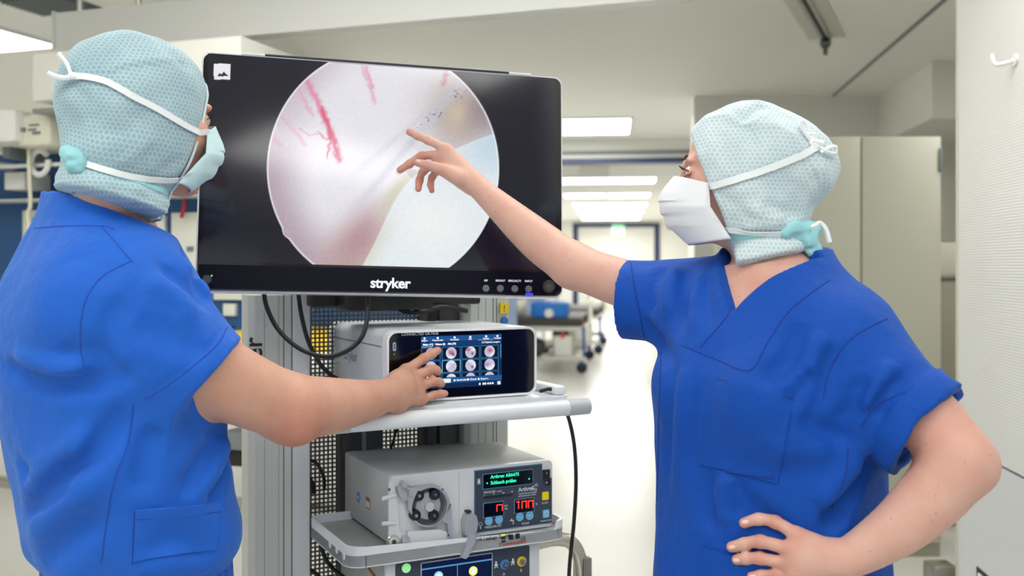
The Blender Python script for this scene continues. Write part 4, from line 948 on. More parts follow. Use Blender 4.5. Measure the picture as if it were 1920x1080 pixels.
    def hit(s, px, py, d0=1.0, d1=2.6):
        """points where the sight line of a photo pixel meets the surface, with normals"""
        px = np.atleast_1d(A(px)); py = np.atleast_1d(A(py))
        D = np.stack([(px - CX) / F, np.ones_like(px), (CY - py) / F], 1); o = A([0, 0, CZ]); d = np.full(len(px), d0); L = np.linalg.norm(D, axis=1)
        act = np.arange(len(px))
        for _ in range(90):
            e = s(o + D[act] * d[act][:, None], mar=.1); d[act] += np.clip(e, -.02, .06) * .7 / L[act]
            act = act[(np.abs(e) > 2e-4) & (d[act] < d1)]
            if not len(act): break
        p = o + D * d[:, None]; return p, s.grad(p)
    def mesh(s, h, m=4, thr=2.4):
        lo, hi = s.bounds(); n = np.ceil((hi - lo) / (h * m)).astype(int) + 1
        I = np.stack(np.meshgrid(*[np.arange(k) for k in n], indexing='ij'), -1).reshape(-1, 3)
        blk = (I // 6); I = I[np.lexsort((blk[:, 2], blk[:, 1], blk[:, 0]))]
        c = lo + (I + .5) * h * m
        d = s(c, mar=h * m * 2.2, ch=1296); act = I[np.abs(d) < h * m * .87 * thr]
        g = np.arange(m + 1); off = np.stack(np.meshgrid(g, g, g, indexing='ij'), -1).reshape(-1, 3)
        V = s((lo + ((act[:, None, :] * m + off[None]) * h)).reshape(-1, 3), mar=.03, ch=125 * 40).reshape(-1, m + 1, m + 1, m + 1)
        ins = V < 0; sl = (slice(0, m), slice(1, m + 1))
        cor = {(i, j, k): V[:, sl[i], sl[j], sl[k]] for i in (0, 1) for j in (0, 1) for k in (0, 1)}
        cnt = sum((v < 0).astype(int) for v in cor.values()); mix = (cnt > 0) & (cnt < 8)
        b, i, j, k = np.nonzero(mix); G = act[b] * m + np.stack([i, j, k], 1)
        cv = {q: v[mix] for q, v in cor.items()}
        acc = np.zeros((len(G), 3)); num = np.zeros(len(G))
        for ax in range(3):
            for o1 in (0, 1):
                for o2 in (0, 1):
                    q0 = [o1, o2]; q0.insert(ax, 0); q1 = list(q0); q1[ax] = 1
                    a, e = cv[tuple(q0)], cv[tuple(q1)]; x = (a < 0) != (e < 0); t = np.where(x, a / np.where(x, a - e, 1), 0)
                    pt = np.tile(A(q0), (len(G), 1)); pt[:, ax] += t; acc += pt * x[:, None]; num += x
        vert = lo + (G + acc / num[:, None]) * h
        N = n * m + 4; key = (G[:, 0] * N[1] + G[:, 1]) * N[2] + G[:, 2]; od = np.argsort(key); ks = key[od]
        fs = []; st = A([N[1] * N[2], N[2], 1]).astype(int)
        for ax in range(3):
            q = [0, 0, 0]; q[ax] = 1; s0 = cv[(0, 0, 0)] < 0; x = s0 != (cv[tuple(q)] < 0)
            a1, a2 = (ax + 1) % 3, (ax + 2) % 3; k0 = key[x]
            ids = []
            ok = np.ones(len(k0), bool)
            for dk in (0, -st[a1], -st[a1] - st[a2], -st[a2]):
                r = np.searchsorted(ks, k0 + dk); r = np.clip(r, 0, len(ks) - 1); ok &= ks[r] == k0 + dk; ids.append(od[r])
            Fq = np.stack(ids, 1); fl = ~s0[x]; Fq[fl] = Fq[fl][:, ::-1]; fs.append(Fq[ok])
        fs = np.concatenate(fs)
        o2 = np.lexsort(tuple((G // 12)[:, c_] for c_ in (2, 1, 0))); inv = np.empty_like(o2); inv[o2] = np.arange(len(o2)); vert = vert[o2]; fs = inv[fs]
        if s.disp is None: e = s(vert, ch=3000); gr = s.grad(vert); vert = vert - gr * np.clip(e, -h * .6, h * .6)[:, None]
        return vert, fs
def np_mesh(name, v, f, m, parent, smooth=True):
    me = bpy.data.meshes.new(name); me.vertices.add(len(v)); me.vertices.foreach_set('co', np.asarray(v, np.float32).ravel())
    k = f.shape[1]; me.loops.add(len(f) * k); me.loops.foreach_set('vertex_index', f.astype(np.int32).ravel())
    me.polygons.add(len(f)); me.polygons.foreach_set('loop_start', (np.arange(len(f)) * k).astype(np.int32))
    if smooth: me.polygons.foreach_set('use_smooth', np.ones(len(f), bool))
    me.update(calc_edges=True); me.validate()
    return link(name, me, m, parent)
def n3(p, s, seed=0):
    """smooth 3-D value noise, about -1..1"""
    T = np.random.default_rng(seed).random(4096) * 2 - 1; q = p / s; i = np.floor(q).astype(np.int64); f = q - i; f = f * f * (3 - 2 * f); r = 0
    for a in (0, 1):
        for b in (0, 1):
            for c in (0, 1):
                hsh = ((i[:, 0] + a) * 73 + (i[:, 1] + b) * 179 + (i[:, 2] + c) * 283) % 4096
                r = r + T[hsh] * (f[:, 0] if a else 1 - f[:, 0]) * (f[:, 1] if b else 1 - f[:, 1]) * (f[:, 2] if c else 1 - f[:, 2])
    return r
def foldset(folds):
    """folds: list of (points Nx3, amplitude, width) -> displacement; ridge or groove along each line, fading at its ends"""
    prep = []
    for pts, amp, w_ in folds:
        if len(pts) < 3: continue
        pts = A(pts); jp = np.nonzero(np.linalg.norm(np.diff(pts, axis=0), axis=1) > .035)[0]; cu_ = np.split(np.arange(len(pts)), jp + 1); pts = pts[max(cu_, key=len)]
        if len(pts) < 3: continue
        L = np.r_[0, np.cumsum(np.linalg.norm(np.diff(pts, axis=0), axis=1))]; prep.append((pts, L, amp, w_, pts.min(0) - 3 * w_, pts.max(0) + 3 * w_))
    def fn(p):
        out = np.zeros(len(p)); 
        for pts, L, amp, w_, lo, hi in prep:
            m_ = (p[:, 0] > lo[0]) & (p[:, 0] < hi[0]) & (p[:, 1] > lo[1]) & (p[:, 1] < hi[1]) & (p[:, 2] > lo[2]) & (p[:, 2] < hi[2])
            if not m_.any(): continue
            q = p[m_]; bd = np.full(len(q), 9.); bt = np.zeros(len(q))
            for i in range(len(pts) - 1):
                ab = pts[i + 1] - pts[i]; t = np.clip((q - pts[i]) @ ab / (ab @ ab), 0, 1); dv_ = q - pts[i] - t[:, None] * ab; dd = np.sqrt(np.einsum('ij,ij->i', dv_, dv_))
                u = dd < bd; bd[u] = dd[u]; bt[u] = (L[i] + t[u] * (L[i + 1] - L[i])) / L[-1]
            fade = np.clip(np.minimum(bt, 1 - bt) * 5, .0, 1); out[m_] += amp * np.exp(-(bd / w_) ** (1.5 if w_ < .0115 else 1.9)) * (.15 + .85 * fade)
        return np.clip(out, -.0085, .0085)
    return fn
def ribbon(name, pts, nrm, width, m, parent, off=.0015, th=.0012, taper=1.0):
    pts = [Vector(p) for p in pts]; nrm = [Vector(n).normalized() for n in nrm]; k = len(pts); v = []
    for i in range(k):
        t = (pts[min(i + 1, k - 1)] - pts[max(i - 1, 0)]).normalized(); s = t.cross(nrm[i]).normalized() * width / 2; n = nrm[i]; c = pts[i] + n * off
        v += [c - s, c + s, c + s + n * th, c - s + n * th]
    f = []
    for i in range(k - 1):
        for j in range(4): a = i * 4 + j; b = i * 4 + (j + 1) % 4; f.append((a, b, b + 4, a + 4))
    f += [(3, 2, 1, 0), tuple((k - 1) * 4 + j for j in range(4))]
    return MB().add(v, f).build(name, m, parent, True, 60)
def px_line(field, pts, n=6, d0=1.0):
    s_ = spline([Vector((x, y, 0)) for x, y in pts], n); p, nr = field.hit([v.x for v in s_], [v.y for v in s_], d0); ok = np.abs(field(p)) < .003; return p[ok], nr[ok]
def seam(field, pts, m, parent, r=.0011, name='seam', off=.0, n=6):
    p, nr = px_line(field, pts, n)
    if len(p) < 3: return None
    return MB().tube([tuple(q) for q in (p + nr * off)], r, 5).build(name, m, parent)
def patch(field, quad, nx, ny, m, parent, name='pocket', off=.0028, bow=None):
    """cloth patch lying on the surface inside a pixel quadrilateral (TL, TR, BR, BL)"""
    u, v = np.meshgrid(np.linspace(0, 1, nx), np.linspace(0, 1, ny)); u = u.ravel(); v = v.ravel(); q = A(quad)
    xy = (q[0] * (1 - u)[:, None] + q[1] * u[:, None]) * (1 - v)[:, None] + (q[3] * (1 - u)[:, None] + q[2] * u[:, None]) * v[:, None]
    p, n = field.hit(xy[:, 0], xy[:, 1]); top = p + n * off
    if bow: top = top + n * (bow * np.exp(-((v) / .18) ** 2) * np.sin(u * np.pi))[:, None]
    bot = p - n * .003; N = nx * ny; f = []
    ix = lambda i, j: j * nx + i
    for j in range(ny - 1):
        for i in range(nx - 1): f.append((ix(i, j), ix(i, j + 1), ix(i + 1, j + 1), ix(i + 1, j)))
    ring = [ix(i, 0) for i in range(nx)] + [ix(nx - 1, j) for j in range(1, ny)] + [ix(i, ny - 1) for i in range(nx - 2, -1, -1)] + [ix(0, j) for j in range(ny - 2, 0, -1)]
    for a, b in zip(ring, ring[1:] + ring[:1]): f.append((a, b, b + N, a + N))
    return MB().add(list(top) + list(bot), f).build(name, m, parent, True, 50)
# ---- materials of the figures
def cloth_mat(name, col, sheen=.25):
    m = mat(name, col, .72, var=.07, vscale=6, spec=.25)
    nt = m.node_tree; b = nt.nodes['Principled BSDF']; tc = nt.nodes['Texture Coordinate']
    b.inputs['Sheen Weight'].default_value = sheen; b.inputs['Sheen Roughness'].default_value = .5; b.inputs['Sheen Tint'].default_value = (.35, .6, 1, 1)
    n1 = nt.nodes.new('ShaderNodeTexNoise'); n1.inputs['Scale'].default_value = 700; n1.inputs['Detail'].default_value = 2
    n2 = nt.nodes.new('ShaderNodeTexNoise'); n2.inputs['Scale'].default_value = 38; n2.inputs['Detail'].default_value = 3
    ad = nt.nodes.new('ShaderNodeMath'); ad.operation = 'MULTIPLY_ADD'; ad.inputs[1].default_value = .12
    nt.links.new(tc.outputs['Object'], n1.inputs['Vector']); nt.links.new(tc.outputs['Object'], n2.inputs['Vector'])
    nt.links.new(n1.outputs['Fac'], ad.inputs[0]); nt.links.new(n2.outputs['Fac'], ad.inputs[2])
    bp = nt.nodes.new('ShaderNodeBump'); bp.inputs['Strength'].default_value = .5; bp.inputs['Distance'].default_value = .007
    nt.links.new(ad.outputs[0], bp.inputs['Height']); nt.links.new(bp.outputs['Normal'], b.inputs['Normal'])
    return m
def cap_mat(name, base, line, scale=125.):
    m = bpy.data.materials.new(name); m.use_nodes = True; nt = m.node_tree; b = nt.nodes['Principled BSDF']; b.inputs['Roughness'].default_value = .8
    b.inputs['Specular IOR Level'].default_value = .2; b.inputs['Sheen Weight'].default_value = .2
    tc = nt.nodes.new('ShaderNodeTexCoord'); at = nt.nodes.new('ShaderNodeAttribute'); at.attribute_name = 'weave'
    wz = nt.nodes.new('ShaderNodeTexNoise'); wz.inputs['Scale'].default_value = 22; nt.links.new(tc.outputs['Object'], wz.inputs['Vector'])
    wm = nt.nodes.new('ShaderNodeVectorMath'); wm.operation = 'MULTIPLY_ADD'; wm.inputs[1].default_value = (.006, .006, .006); nt.links.new(wz.outputs['Color'], wm.inputs[0]); nt.links.new(at.outputs['Vector'], wm.inputs[2])
    kk = 2 * math.pi / scale * 2 / math.sqrt(3); tot = None      # honeycomb = three crossed cosine waves
    for an in (90, 210, 330):
        dt = nt.nodes.new('ShaderNodeVectorMath'); dt.operation = 'DOT_PRODUCT'; dt.inputs[1].default_value = (kk * math.cos(math.radians(an)), kk * math.sin(math.radians(an)), 0); nt.links.new(wm.outputs[0], dt.inputs[0])
        cs = nt.nodes.new('ShaderNodeMath'); cs.operation = 'COSINE'; nt.links.new(dt.outputs['Value'], cs.inputs[0])
        if tot is None: tot = cs
        else:
            ad_ = nt.nodes.new('ShaderNodeMath'); ad_.operation = 'ADD'; nt.links.new(tot.outputs[0], ad_.inputs[0]); nt.links.new(cs.outputs[0], ad_.inputs[1]); tot = ad_
    vo = nt.nodes.new('ShaderNodeMath'); vo.operation = 'MULTIPLY_ADD'; vo.inputs[1].default_value = .2; vo.inputs[2].default_value = .3; nt.links.new(tot.outputs[0], vo.inputs[0])
    rp = nt.nodes.new('ShaderNodeValToRGB'); rp.color_ramp.elements[0].position = .10; rp.color_ramp.elements[1].position = .24
    rp.color_ramp.elements[0].color = line; rp.color_ramp.elements[1].color = base
    nt.links.new(vo.outputs[0], rp.inputs['Fac'])
    nz = nt.nodes.new('ShaderNodeTexNoise'); nz.inputs['Scale'].default_value = 16; nz.inputs['Detail'].default_value = 4; nt.links.new(tc.outputs['Object'], nz.inputs['Vector'])
    mx = nt.nodes.new('ShaderNodeMix'); mx.data_type = 'RGBA'; mx.blend_type = 'MULTIPLY'; r2 = nt.nodes.new('ShaderNodeValToRGB')
    r2.color_ramp.elements[0].position = .3; r2.color_ramp.elements[0].color = (.78, .82, .86, 1); r2.color_ramp.elements[1].position = .7; r2.color_ramp.elements[1].color = (1, 1, 1, 1)
    nt.links.new(nz.outputs['Fac'], r2.inputs['Fac']); mx.inputs['Factor'].default_value = 1
    nt.links.new(rp.outputs['Color'], mx.inputs['A']); nt.links.new(r2.outputs['Color'], mx.inputs['B']); nt.links.new(mx.outputs['Result'], b.inputs['Base Color'])
    n4 = nt.nodes.new('ShaderNodeTexNoise'); n4.inputs['Scale'].default_value = 60; n4.inputs['Detail'].default_value = 3; nt.links.new(tc.outputs['Object'], n4.inputs['Vector'])
    ma = nt.nodes.new('ShaderNodeMath'); ma.operation = 'MULTIPLY_ADD'; ma.inputs[1].default_value = -.25; nt.links.new(vo.outputs[0], ma.inputs[0]); nt.links.new(n4.outputs['Fac'], ma.inputs[2])
    bp = nt.nodes.new('ShaderNodeBump'); bp.inputs['Strength'].default_value = .4; bp.inputs['Distance'].default_value = .003
    nt.links.new(ma.outputs[0], bp.inputs['Height']); nt.links.new(bp.outputs['Normal'], b.inputs['Normal'])
    MATS[name] = m; return m
def skin_mat(name, pale, red, dots=.0):
    m = bpy.data.materials.new(name); m.use_nodes = True; nt = m.node_tree; b = nt.nodes['Principled BSDF']; b.inputs['Roughness'].default_value = .48; b.inputs['Specular IOR Level'].default_value = .35
    b.inputs['Subsurface Weight'].default_value = .12; b.inputs['Subsurface Scale'].default_value = .006; b.inputs['Subsurface Radius'].default_value = (1, .4, .25)
    at = nt.nodes.new('ShaderNodeAttribute'); at.attribute_name = 'flush'
    tc = nt.nodes.new('ShaderNodeTexCoord'); nz = nt.nodes.new('ShaderNodeTexNoise'); nz.inputs['Scale'].default_value = 26; nz.inputs['Detail'].default_value = 5; nt.links.new(tc.outputs['Object'], nz.inputs['Vector'])
    ad = nt.nodes.new('ShaderNodeMath'); ad.operation = 'MULTIPLY_ADD'; ad.inputs[1].default_value = .55; ad.use_clamp = True
    sb_ = nt.nodes.new('ShaderNodeMath'); sb_.operation = 'SUBTRACT'; sb_.inputs[1].default_value = .38; nt.links.new(nz.outputs['Fac'], sb_.inputs[0])
    nt.links.new(sb_.outputs[0], ad.inputs[0]); nt.links.new(at.outputs['Fac'], ad.inputs[2])
    mx = nt.nodes.new('ShaderNodeMix'); mx.data_type = 'RGBA'; mx.inputs['A'].default_value = pale; mx.inputs['B'].default_value = red; nt.links.new(ad.outputs[0], mx.inputs['Factor'])
    vo = nt.nodes.new('ShaderNodeTexVoronoi'); vo.inputs['Scale'].default_value = 62; nt.links.new(tc.outputs['Object'], vo.inputs['Vector'])
    rp = nt.nodes.new('ShaderNodeValToRGB'); rp.color_ramp.elements[0].position = .045; rp.color_ramp.elements[1].position = .1; rp.color_ramp.elements[0].color = (dots, dots, dots, 1); rp.color_ramp.elements[1].color = (0, 0, 0, 1)
    nt.links.new(vo.outputs['Distance'], rp.inputs['Fac'])
    m2 = nt.nodes.new('ShaderNodeMix'); m2.data_type = 'RGBA'; m2.inputs['B'].default_value = srgb(150, 92, 70); nt.links.new(rp.outputs['Color'], m2.inputs['Factor']); nt.links.new(mx.outputs['Result'], m2.inputs['A'])
    nt.links.new(m2.outputs['Result'], b.inputs['Base Color'])
    n2 = nt.nodes.new('ShaderNodeTexNoise'); n2.inputs['Scale'].default_value = 420; n2.inputs['Detail'].default_value = 3; nt.links.new(tc.outputs['Object'], n2.inputs['Vector'])
    bp = nt.nodes.new('ShaderNodeBump'); bp.inputs['Strength'].default_value = .22; bp.inputs['Distance'].default_value = .0012; nt.links.new(n2.outputs['Fac'], bp.inputs['Height']); nt.links.new(bp.outputs['Normal'], b.inputs['Normal'])
    MATS[name] = m; return m
def weave_attr(o, hf):
    me = o.data; n = len(me.vertices); co = np.empty(n * 3, np.float32); me.vertices.foreach_get('co', co); q = hf.loc(co.reshape(-1, 3)) - A([0, -.02, .0]); q /= np.linalg.norm(q, axis=1, keepdims=True)
    th = np.arccos(np.clip(np.abs(q[:, 0]), 0, 1)); ph = np.arctan2(q[:, 2], q[:, 1]); uv = np.stack([th * .1 * np.cos(ph), th * .1 * np.sin(ph), np.zeros(n)], 1)
    lq = hf.loc(co.reshape(-1, 3)); lowr = lq[:, 2] < -.088; uv[lowr, 0] = np.arctan2(np.abs(lq[lowr, 0]), lq[lowr, 1] + .034) * .088; uv[lowr, 1] = lq[lowr, 2]
    me.attributes.new('weave', 'FLOAT_VECTOR', 'POINT').data.foreach_set('vector', uv.astype(np.float32).ravel())
def flush_attr(o, spots):
    me = o.data; n = len(me.vertices); co = np.empty(n * 3, np.float32); me.vertices.foreach_get('co', co); co = co.reshape(-1, 3); v = np.zeros(n)
    for c, r, a in spots: v = np.maximum(v, a * np.exp(-((np.linalg.norm(co - A(c), axis=1) / r) ** 2)))
    at = me.attributes.new('flush', 'FLOAT', 'POINT'); at.data.foreach_set('value', v.astype(np.float32))
class HeadFrame:
    """x = person's right, y = forward, z = up"""
    def __init__(s, c, f, pitch=0., roll=0.):
        f = Vector((f[0], f[1], 0)).normalized(); r = Vector((f.y, -f.x, 0)); up = Vector((0, 0, 1))
        f2 = (f * math.cos(pitch) + up * math.sin(pitch)); u2 = r.cross(f2); 
        r3 = r * math.cos(roll) + u2 * math.sin(roll); u3 = r3.cross(f2)
        s.c = A(c); s.R = np.stack([A(r3), A(f2), A(u3)], 1)
    def __call__(s, x, y, z): return s.c + s.R @ A([x, y, z])
    def loc(s, p): return (np.asarray(p) - s.c) @ s.R
def head_ops(fd, hf, sc_=1.0):
    q = lambda x, y, z: hf(x * sc_, y * sc_, z * sc_); e = lambda c, r, k=.015, sub=False: fd.ell(q(*c), A(r) * sc_, hf.R, k, sub)
    e((0, -.012, .030), (.076, .098, .088)); e((0, .022, -.03), (.064, .066, .085), .03)
    e((0, .040, -.068), (.050, .052, .045), .02); e((0, .074, -.100), (.020, .018, .016), .025)
    for s_ in (-1, 1):
        e((s_ * .040, .060, -.028), (.026, .026, .028), .02); e((s_ * .024, .083, .020), (.026, .010, .008), .012)
        e((s_ * .077, -.006, -.012), (.008, .022, .032), .008)
        fd.ell(q(s_ * .033, .104, -.001), A((.021, .022, .0145)) * sc_, hf.R, .010, True)
        e((s_ * .0325, .078, -.001), (.0165, .0125, .0125), .004)
    fd.chain([q(0, .088, .012), q(0, .103, -.018), q(0, .112, -.036)], [.008 * sc_, .009 * sc_, .013 * sc_], k=.014)
    e((0, .088, -.066), (.026, .014, .014), .015)
def cap_ops(fd, hf, bag=(.085, .092, .092), bagc=(0, -.075, .02), sc_=1.0, cut=((0, .083, 0), .2), skirt=True, g=.0):
    q = lambda x, y, z: hf(x * sc_, y * sc_, z * sc_); e = lambda c, r, k=.03, sub=False: fd.ell(q(*c), A(r) * sc_, hf.R, k, sub)
    e((0, -.014, .026), (.087 + g, .110 + g, .099 + g)); e(bagc, bag, .05); e((0, .000, -.050), (.083 + g, .082, .080), .04)
    e((0, -.045, -.060), (.078, .070, .050), .03); e((0, -.044, -.098), (.074, .070, .040), .03)
    if skirt:
        ta = math.radians(-14); Rt = hf.R @ A([[1, 0, 0], [0, math.cos(ta), -math.sin(ta)], [0, math.sin(ta), math.cos(ta)]])
        fd.ell(q(0, -.034, -.128), A((.082, .092, .024)) * sc_, Rt, .016); fd.ell(q(0, -.034, -.140), A((.086, .094, .014)) * sc_, Rt, .01)
    fd.half(hf(*cut[0]), hf.R @ A([0, 1, -cut[1]]), .003)
def mask_mesh(hf, m, parent, sc_=1.0, fl=.0, shift=(0, 0, 0), side=(.060, .056, .020)):
    ns, nt_ = 41, 33; T = np.linspace(0, 1, nt_); Sx = np.linspace(-1, 1, ns)
    cy = np.interp(T, [0, .25, .5, .75, 1], [.108, .127, .130, .116, .078]); cz = np.interp(T, [0, .25, .5, .75, 1], [-.004, -.030, -.056, -.086, -.120])
    xs = np.interp(T, [0, .5, 1], [.073, .079, .064]); ys = np.interp(T, [0, .5, 1], side); zs_ = np.interp(T, [0, .5, 1], [-.020, -.058, -.108])
    ker = np.hanning(7); ker /= ker.sum(); cy = np.convolve(np.pad(cy, 3, mode='edge'), ker, 'valid'); cz = np.convolve(np.pad(cz, 3, mode='edge'), ker, 'valid')
    pl = np.array([0., 0, 0])
    v = []
    for j, t in enumerate(T):
        saw = (((t - .22) * 5.2) % 1.0) if .22 < t < .80 else 0.
        for s_ in Sx:
            a = s_ * math.pi / 2; c_ = max(math.cos(a), 0) ** .8
            x = xs[j] * math.sin(a); y = ys[j] + (cy[j] - ys[j]) * c_ + (saw * .0045 * (1 - abs(s_) ** 4)); z = zs_[j] + (cz[j] - zs_[j]) * (1 - s_ * s_)
            y += fl * math.sin(t * 9 + s_ * 4) * (1 - abs(s_)) ; v.append(hf((x + shift[0]) * sc_, (y + shift[1]) * sc_, (z + shift[2]) * sc_))
    v = A(v); f = [(j * ns + i, j * ns + i + 1, (j + 1) * ns + i + 1, (j + 1) * ns + i) for j in range(nt_ - 1) for i in range(ns - 1)]
    o = MB().add(list(v), f).build('face_mask', m, parent, True, 35)
    sm_ = o.modifiers.new('thickness', 'SOLIDIFY'); sm_.thickness = .0016; sm_.offset = 0
    return o, v.reshape(nt_, ns, 3)
def cap_rim(fd, hf, pt, slope, m, parent):
    """elastic rim where the cap opens around the face"""
    last = fd.ops.pop(); c0 = hf(*pt) - hf.R @ A([0, 0, .015]); e2 = A([0, slope, 1.]); e2 /= np.linalg.norm(e2); e1 = hf.R @ A([1., 0, 0]); e2 = hf.R @ e2; pts = []
    for t in np.linspace(0, 2 * math.pi, 61):
        d = e1 * math.cos(t) + e2 * math.sin(t); r = np.linspace(.02, .17, 120); v = fd(c0 + r[:, None] * d); k = np.nonzero(v > 0)[0]; rr = r[k[0]] if len(k) else .1; pts.append(c0 + d * (rr - .001))
    fd.ops.append(last); pts = A(pts); pts[-1] = pts[0]
    return MB().tube([tuple(p) for p in pts], .0024, 6, caps=False).build('cap_edge', m, parent)
def nail(tip, prev, out, m, parent, r=.0052):
    """finger nail near the tip; out = direction the nail faces"""
    t = (A(tip) - A(prev)); t /= np.linalg.norm(t); o_ = A(out) - t * (A(out) @ t); o_ /= np.linalg.norm(o_); s_ = np.cross(t, o_)
    mb = MB(); v = []; nu, nv = 7, 7
    for j in range(nv):
        for i in range(nu):
            a = (i / (nu - 1) - .5) * 1.7; b = (j / (nv - 1) - .5) * 2
            w_ = r * (1 - .35 * max(0, b) ** 3 - .2 * max(0, -b) ** 3)
            v.append(A(tip) - t * .0035 + t * b * r * 1.05 + s_ * math.sin(a) * w_ + o_ * (math.cos(a) * .0089 - .0007 * b * b))
    f = [(j * nu + i, j * nu + i + 1, (j + 1) * nu + i + 1, (j + 1) * nu + i) for j in range(nv - 1) for i in range(nu - 1)]
    ob = mb.add(v, f).build('fingernail', m, parent); sm_ = ob.modifiers.new('thickness', 'SOLIDIFY'); sm_.thickness = .0008; return ob
# ------------------------------------------------------------------ shared figure helpers
def sleeve(fd, a, b, ra, rb, k=.03, wall=.010, depth=.035, flat=None):
    a = A(a); b = A(b); ax = (b - a) / np.linalg.norm(b - a); R = max(ra, rb) + .02; L = np.linalg.norm(b - a)
    def cone(p, r0, r1, a_, b_):
        ab = b_ - a_; t = np.clip((p - a_) @ ab / (ab @ ab), 0, 1); q = p - a_ - t[:, None] * ab; return np.sqrt((q * q).sum(1)) - (r0 + (r1 - r0) * t)
    b2 = b + ax * rb
    i0 = b - ax * depth; i1 = b + ax * .06
    fd.custom(lambda p: np.maximum(np.maximum(cone(p, ra, rb, a, b2), (p - b) @ ax), -cone(p, rb - wall - .003, rb - wall, i0, i1)), np.minimum(a, b) - R, np.maximum(a, b) + R, k)
    return ax
def finger(fd, pts, r, k=.006):
    n = len(pts); rr = [r * (1.08 - .20 * i / (n - 1)) for i in range(n)]; fd.chain(pts, rr, k=k, kj=.003)
    for p, q in zip(pts[1:-1], rr[1:-1]): fd.ell(p, (q * 1.1,) * 3, None, .004)
def palm(fd, wrist, mcps, r0, r1, k=.012):
    w_ = A(wrist)
    for m_ in mcps: fd.chain([w_ + (A(m_) - w_) * .12, A(m_)], [r0, r1], k=k)
    for a, b in zip(mcps[:-1], mcps[1:]):
        fd.chain([w_ + ((A(a) + A(b)) / 2 - w_) * .3, (A(a) * .9 + A(b) * .9 + w_ * .2) / 2], [r0, r1 * .95], k=k)
def settle(root):
    inv = Matrix.Translation(-Vector(root.location))
    for ch in root.children: ch.matrix_parent_inverse = inv
def eyes(hf, parent, iris, sc_=1.0):
    for s_ in (-1, 1):
        c = hf(s_ * .0325 * sc_, .0775 * sc_, -.001); mb = MB(); v = []; n1_, n2_ = 14, 20; r = .0128
        o = None
        for part, m_, rr, a0, a1 in (('eye', mat('eye_white', srgb(232, 226, 222), .12), r, .0, 2.0), ('iris', iris, r + .0002, 0, .50), ('pupil', mat('pupil', srgb(8, 8, 8), .1), r + .0004, 0, .2)):
            mb = MB(); v = []
            for i in range(8):
                a = a0 + (a1 - a0) * i / 7
                for j in range(n2_): b = 2 * math.pi * j / n2_; v.append(c + hf.R @ A([rr * math.sin(a) * math.cos(b), rr * math.cos(a), rr * math.sin(a) * math.sin(b)]))
            f = [(i * n2_ + j, i * n2_ + (j + 1) % n2_, (i + 1) * n2_ + (j + 1) % n2_, (i + 1) * n2_ + j) for i in range(7) for j in range(n2_)]
            q = mb.add(v, f).build(part, m_, parent if part == 'eye' else o); o = o or q
        # lids, lashes, brow
        for up, nm in ((1, 'upper_lid'), (-1, 'lower_lid')):
            pts = [hf(s_ * .0325 + .0165 * math.cos(t), .0785 + .0105 * math.sin(t), -.001 + up * (.0048 if up > 0 else .0042) * math.sin(t)) for t in np.linspace(0.05, math.pi - .05, 13)]
            MB().tube(pts, .0024 if up > 0 else .002, 8).build(nm, skin_of[0], parent)
        mb = MB()
        for t in np.linspace(.1, math.pi - .1, 17):
            a = hf(s_ * .0325 + .0165 * math.cos(t), .0795 + .0110 * math.sin(t), -.001 + .0055 * math.sin(t)); b = hf(s_ * .0325 + .0215 * math.cos(t), .0835 + .0165 * math.sin(t), .004 + .0072 * math.sin(t)); mb.tube([a, (a + b) / 2 - hf.R @ A([0, 0, .0012]), b], [.0007, .0005, .0002], 4)
        mb.build('eyelashes', mat('lash_black', srgb(22, 18, 18), .6), parent)
def brows(hf, fd, m, parent):
    for s_ in (-1, 1):
        mb = MB()
        for k in range(26):
            t = k / 25; x = s_ * (.014 + .036 * t); z = .021 + .008 * math.sin(t * 2.2) - .008 * t * t + random.uniform(-.0018, .0018)
            p = hf(x, .13, z); d = -hf.R @ A([s_ * .12 * t * 2, 1, 0]); d = d / np.linalg.norm(d); q = A([p])
            for _ in range(30): q = q + d * fd(q)[0] * .8
            a = q[0]; b = a + hf.R @ A([s_ * .006, .0012, .0025]); mb.tube([a, b], [.0008, .0003], 4)
        mb.build('eyebrow', m, parent)
skin_of = [None]
# ------------------------------------------------------------------ the man on the left
MAN = empty('person', (-.64, 1.62, 0), 0, 'person in bright blue scrubs and blue-grey cap touching the console screen', 'person')
skm = skin_mat('skin_man', srgb(206, 160, 138), srgb(186, 102, 84), .55); skin_of[0] = skm
hm = HeadFrame((-.585, 1.58, 1.660), (.73, .68), -.05)
fm = A([.80, .60, 0]); rm = A([.60, -.80, 0]); am = math.atan2(-.8, .6)
sh = P(212, 566, 1.485); el = P(542, 765, 1.635)
body = Field(); head_ops(body, hm, 1.04)
body.chain([hm(0, -.025, -.05), hm(0, -.045, -.10), (-.655, 1.612, 1.49), (-.66, 1.615, 1.42)], [.060, .064, .072, .10], k=.03, kj=.02)
body.loft([(.80, -.60, 1.62, .155, .125), (1.03, -.612, 1.62, .17, .135), (1.25, -.648, 1.62, .19, .135), (1.40, -.662, 1.615, .17, .10), (1.46, -.66, 1.61, .10, .07)], am, .03)
body.chain([sh, P(330, 650, 1.515), P(430, 716, 1.565), el], [.070, .062, .060, .053], k=.03, kj=.02)
body.chain([el, P(600, 762, 1.70), P(650, 757, 1.765), P(690, 750, 1.815), P(722, 741, 1.855)], [.054, .0505, .044, .0365, .031], k=.02, kj=.02)
body.ell(P(556, 792, 1.635), (.030, .032, .030), None, .03)
mw = P(722, 741, 1.855)
mc = [P(761, 694, 1.925), P(776, 708, 1.93), P(786, 726, 1.932), P(788, 750, 1.925)]
palm(body, mw, mc, .021, .0130)
body.ell(P(752, 724, 1.893), (.026, .020, .030), None, .015); body.ell(P(744, 757, 1.875), (.021, .020, .017), None, .016)
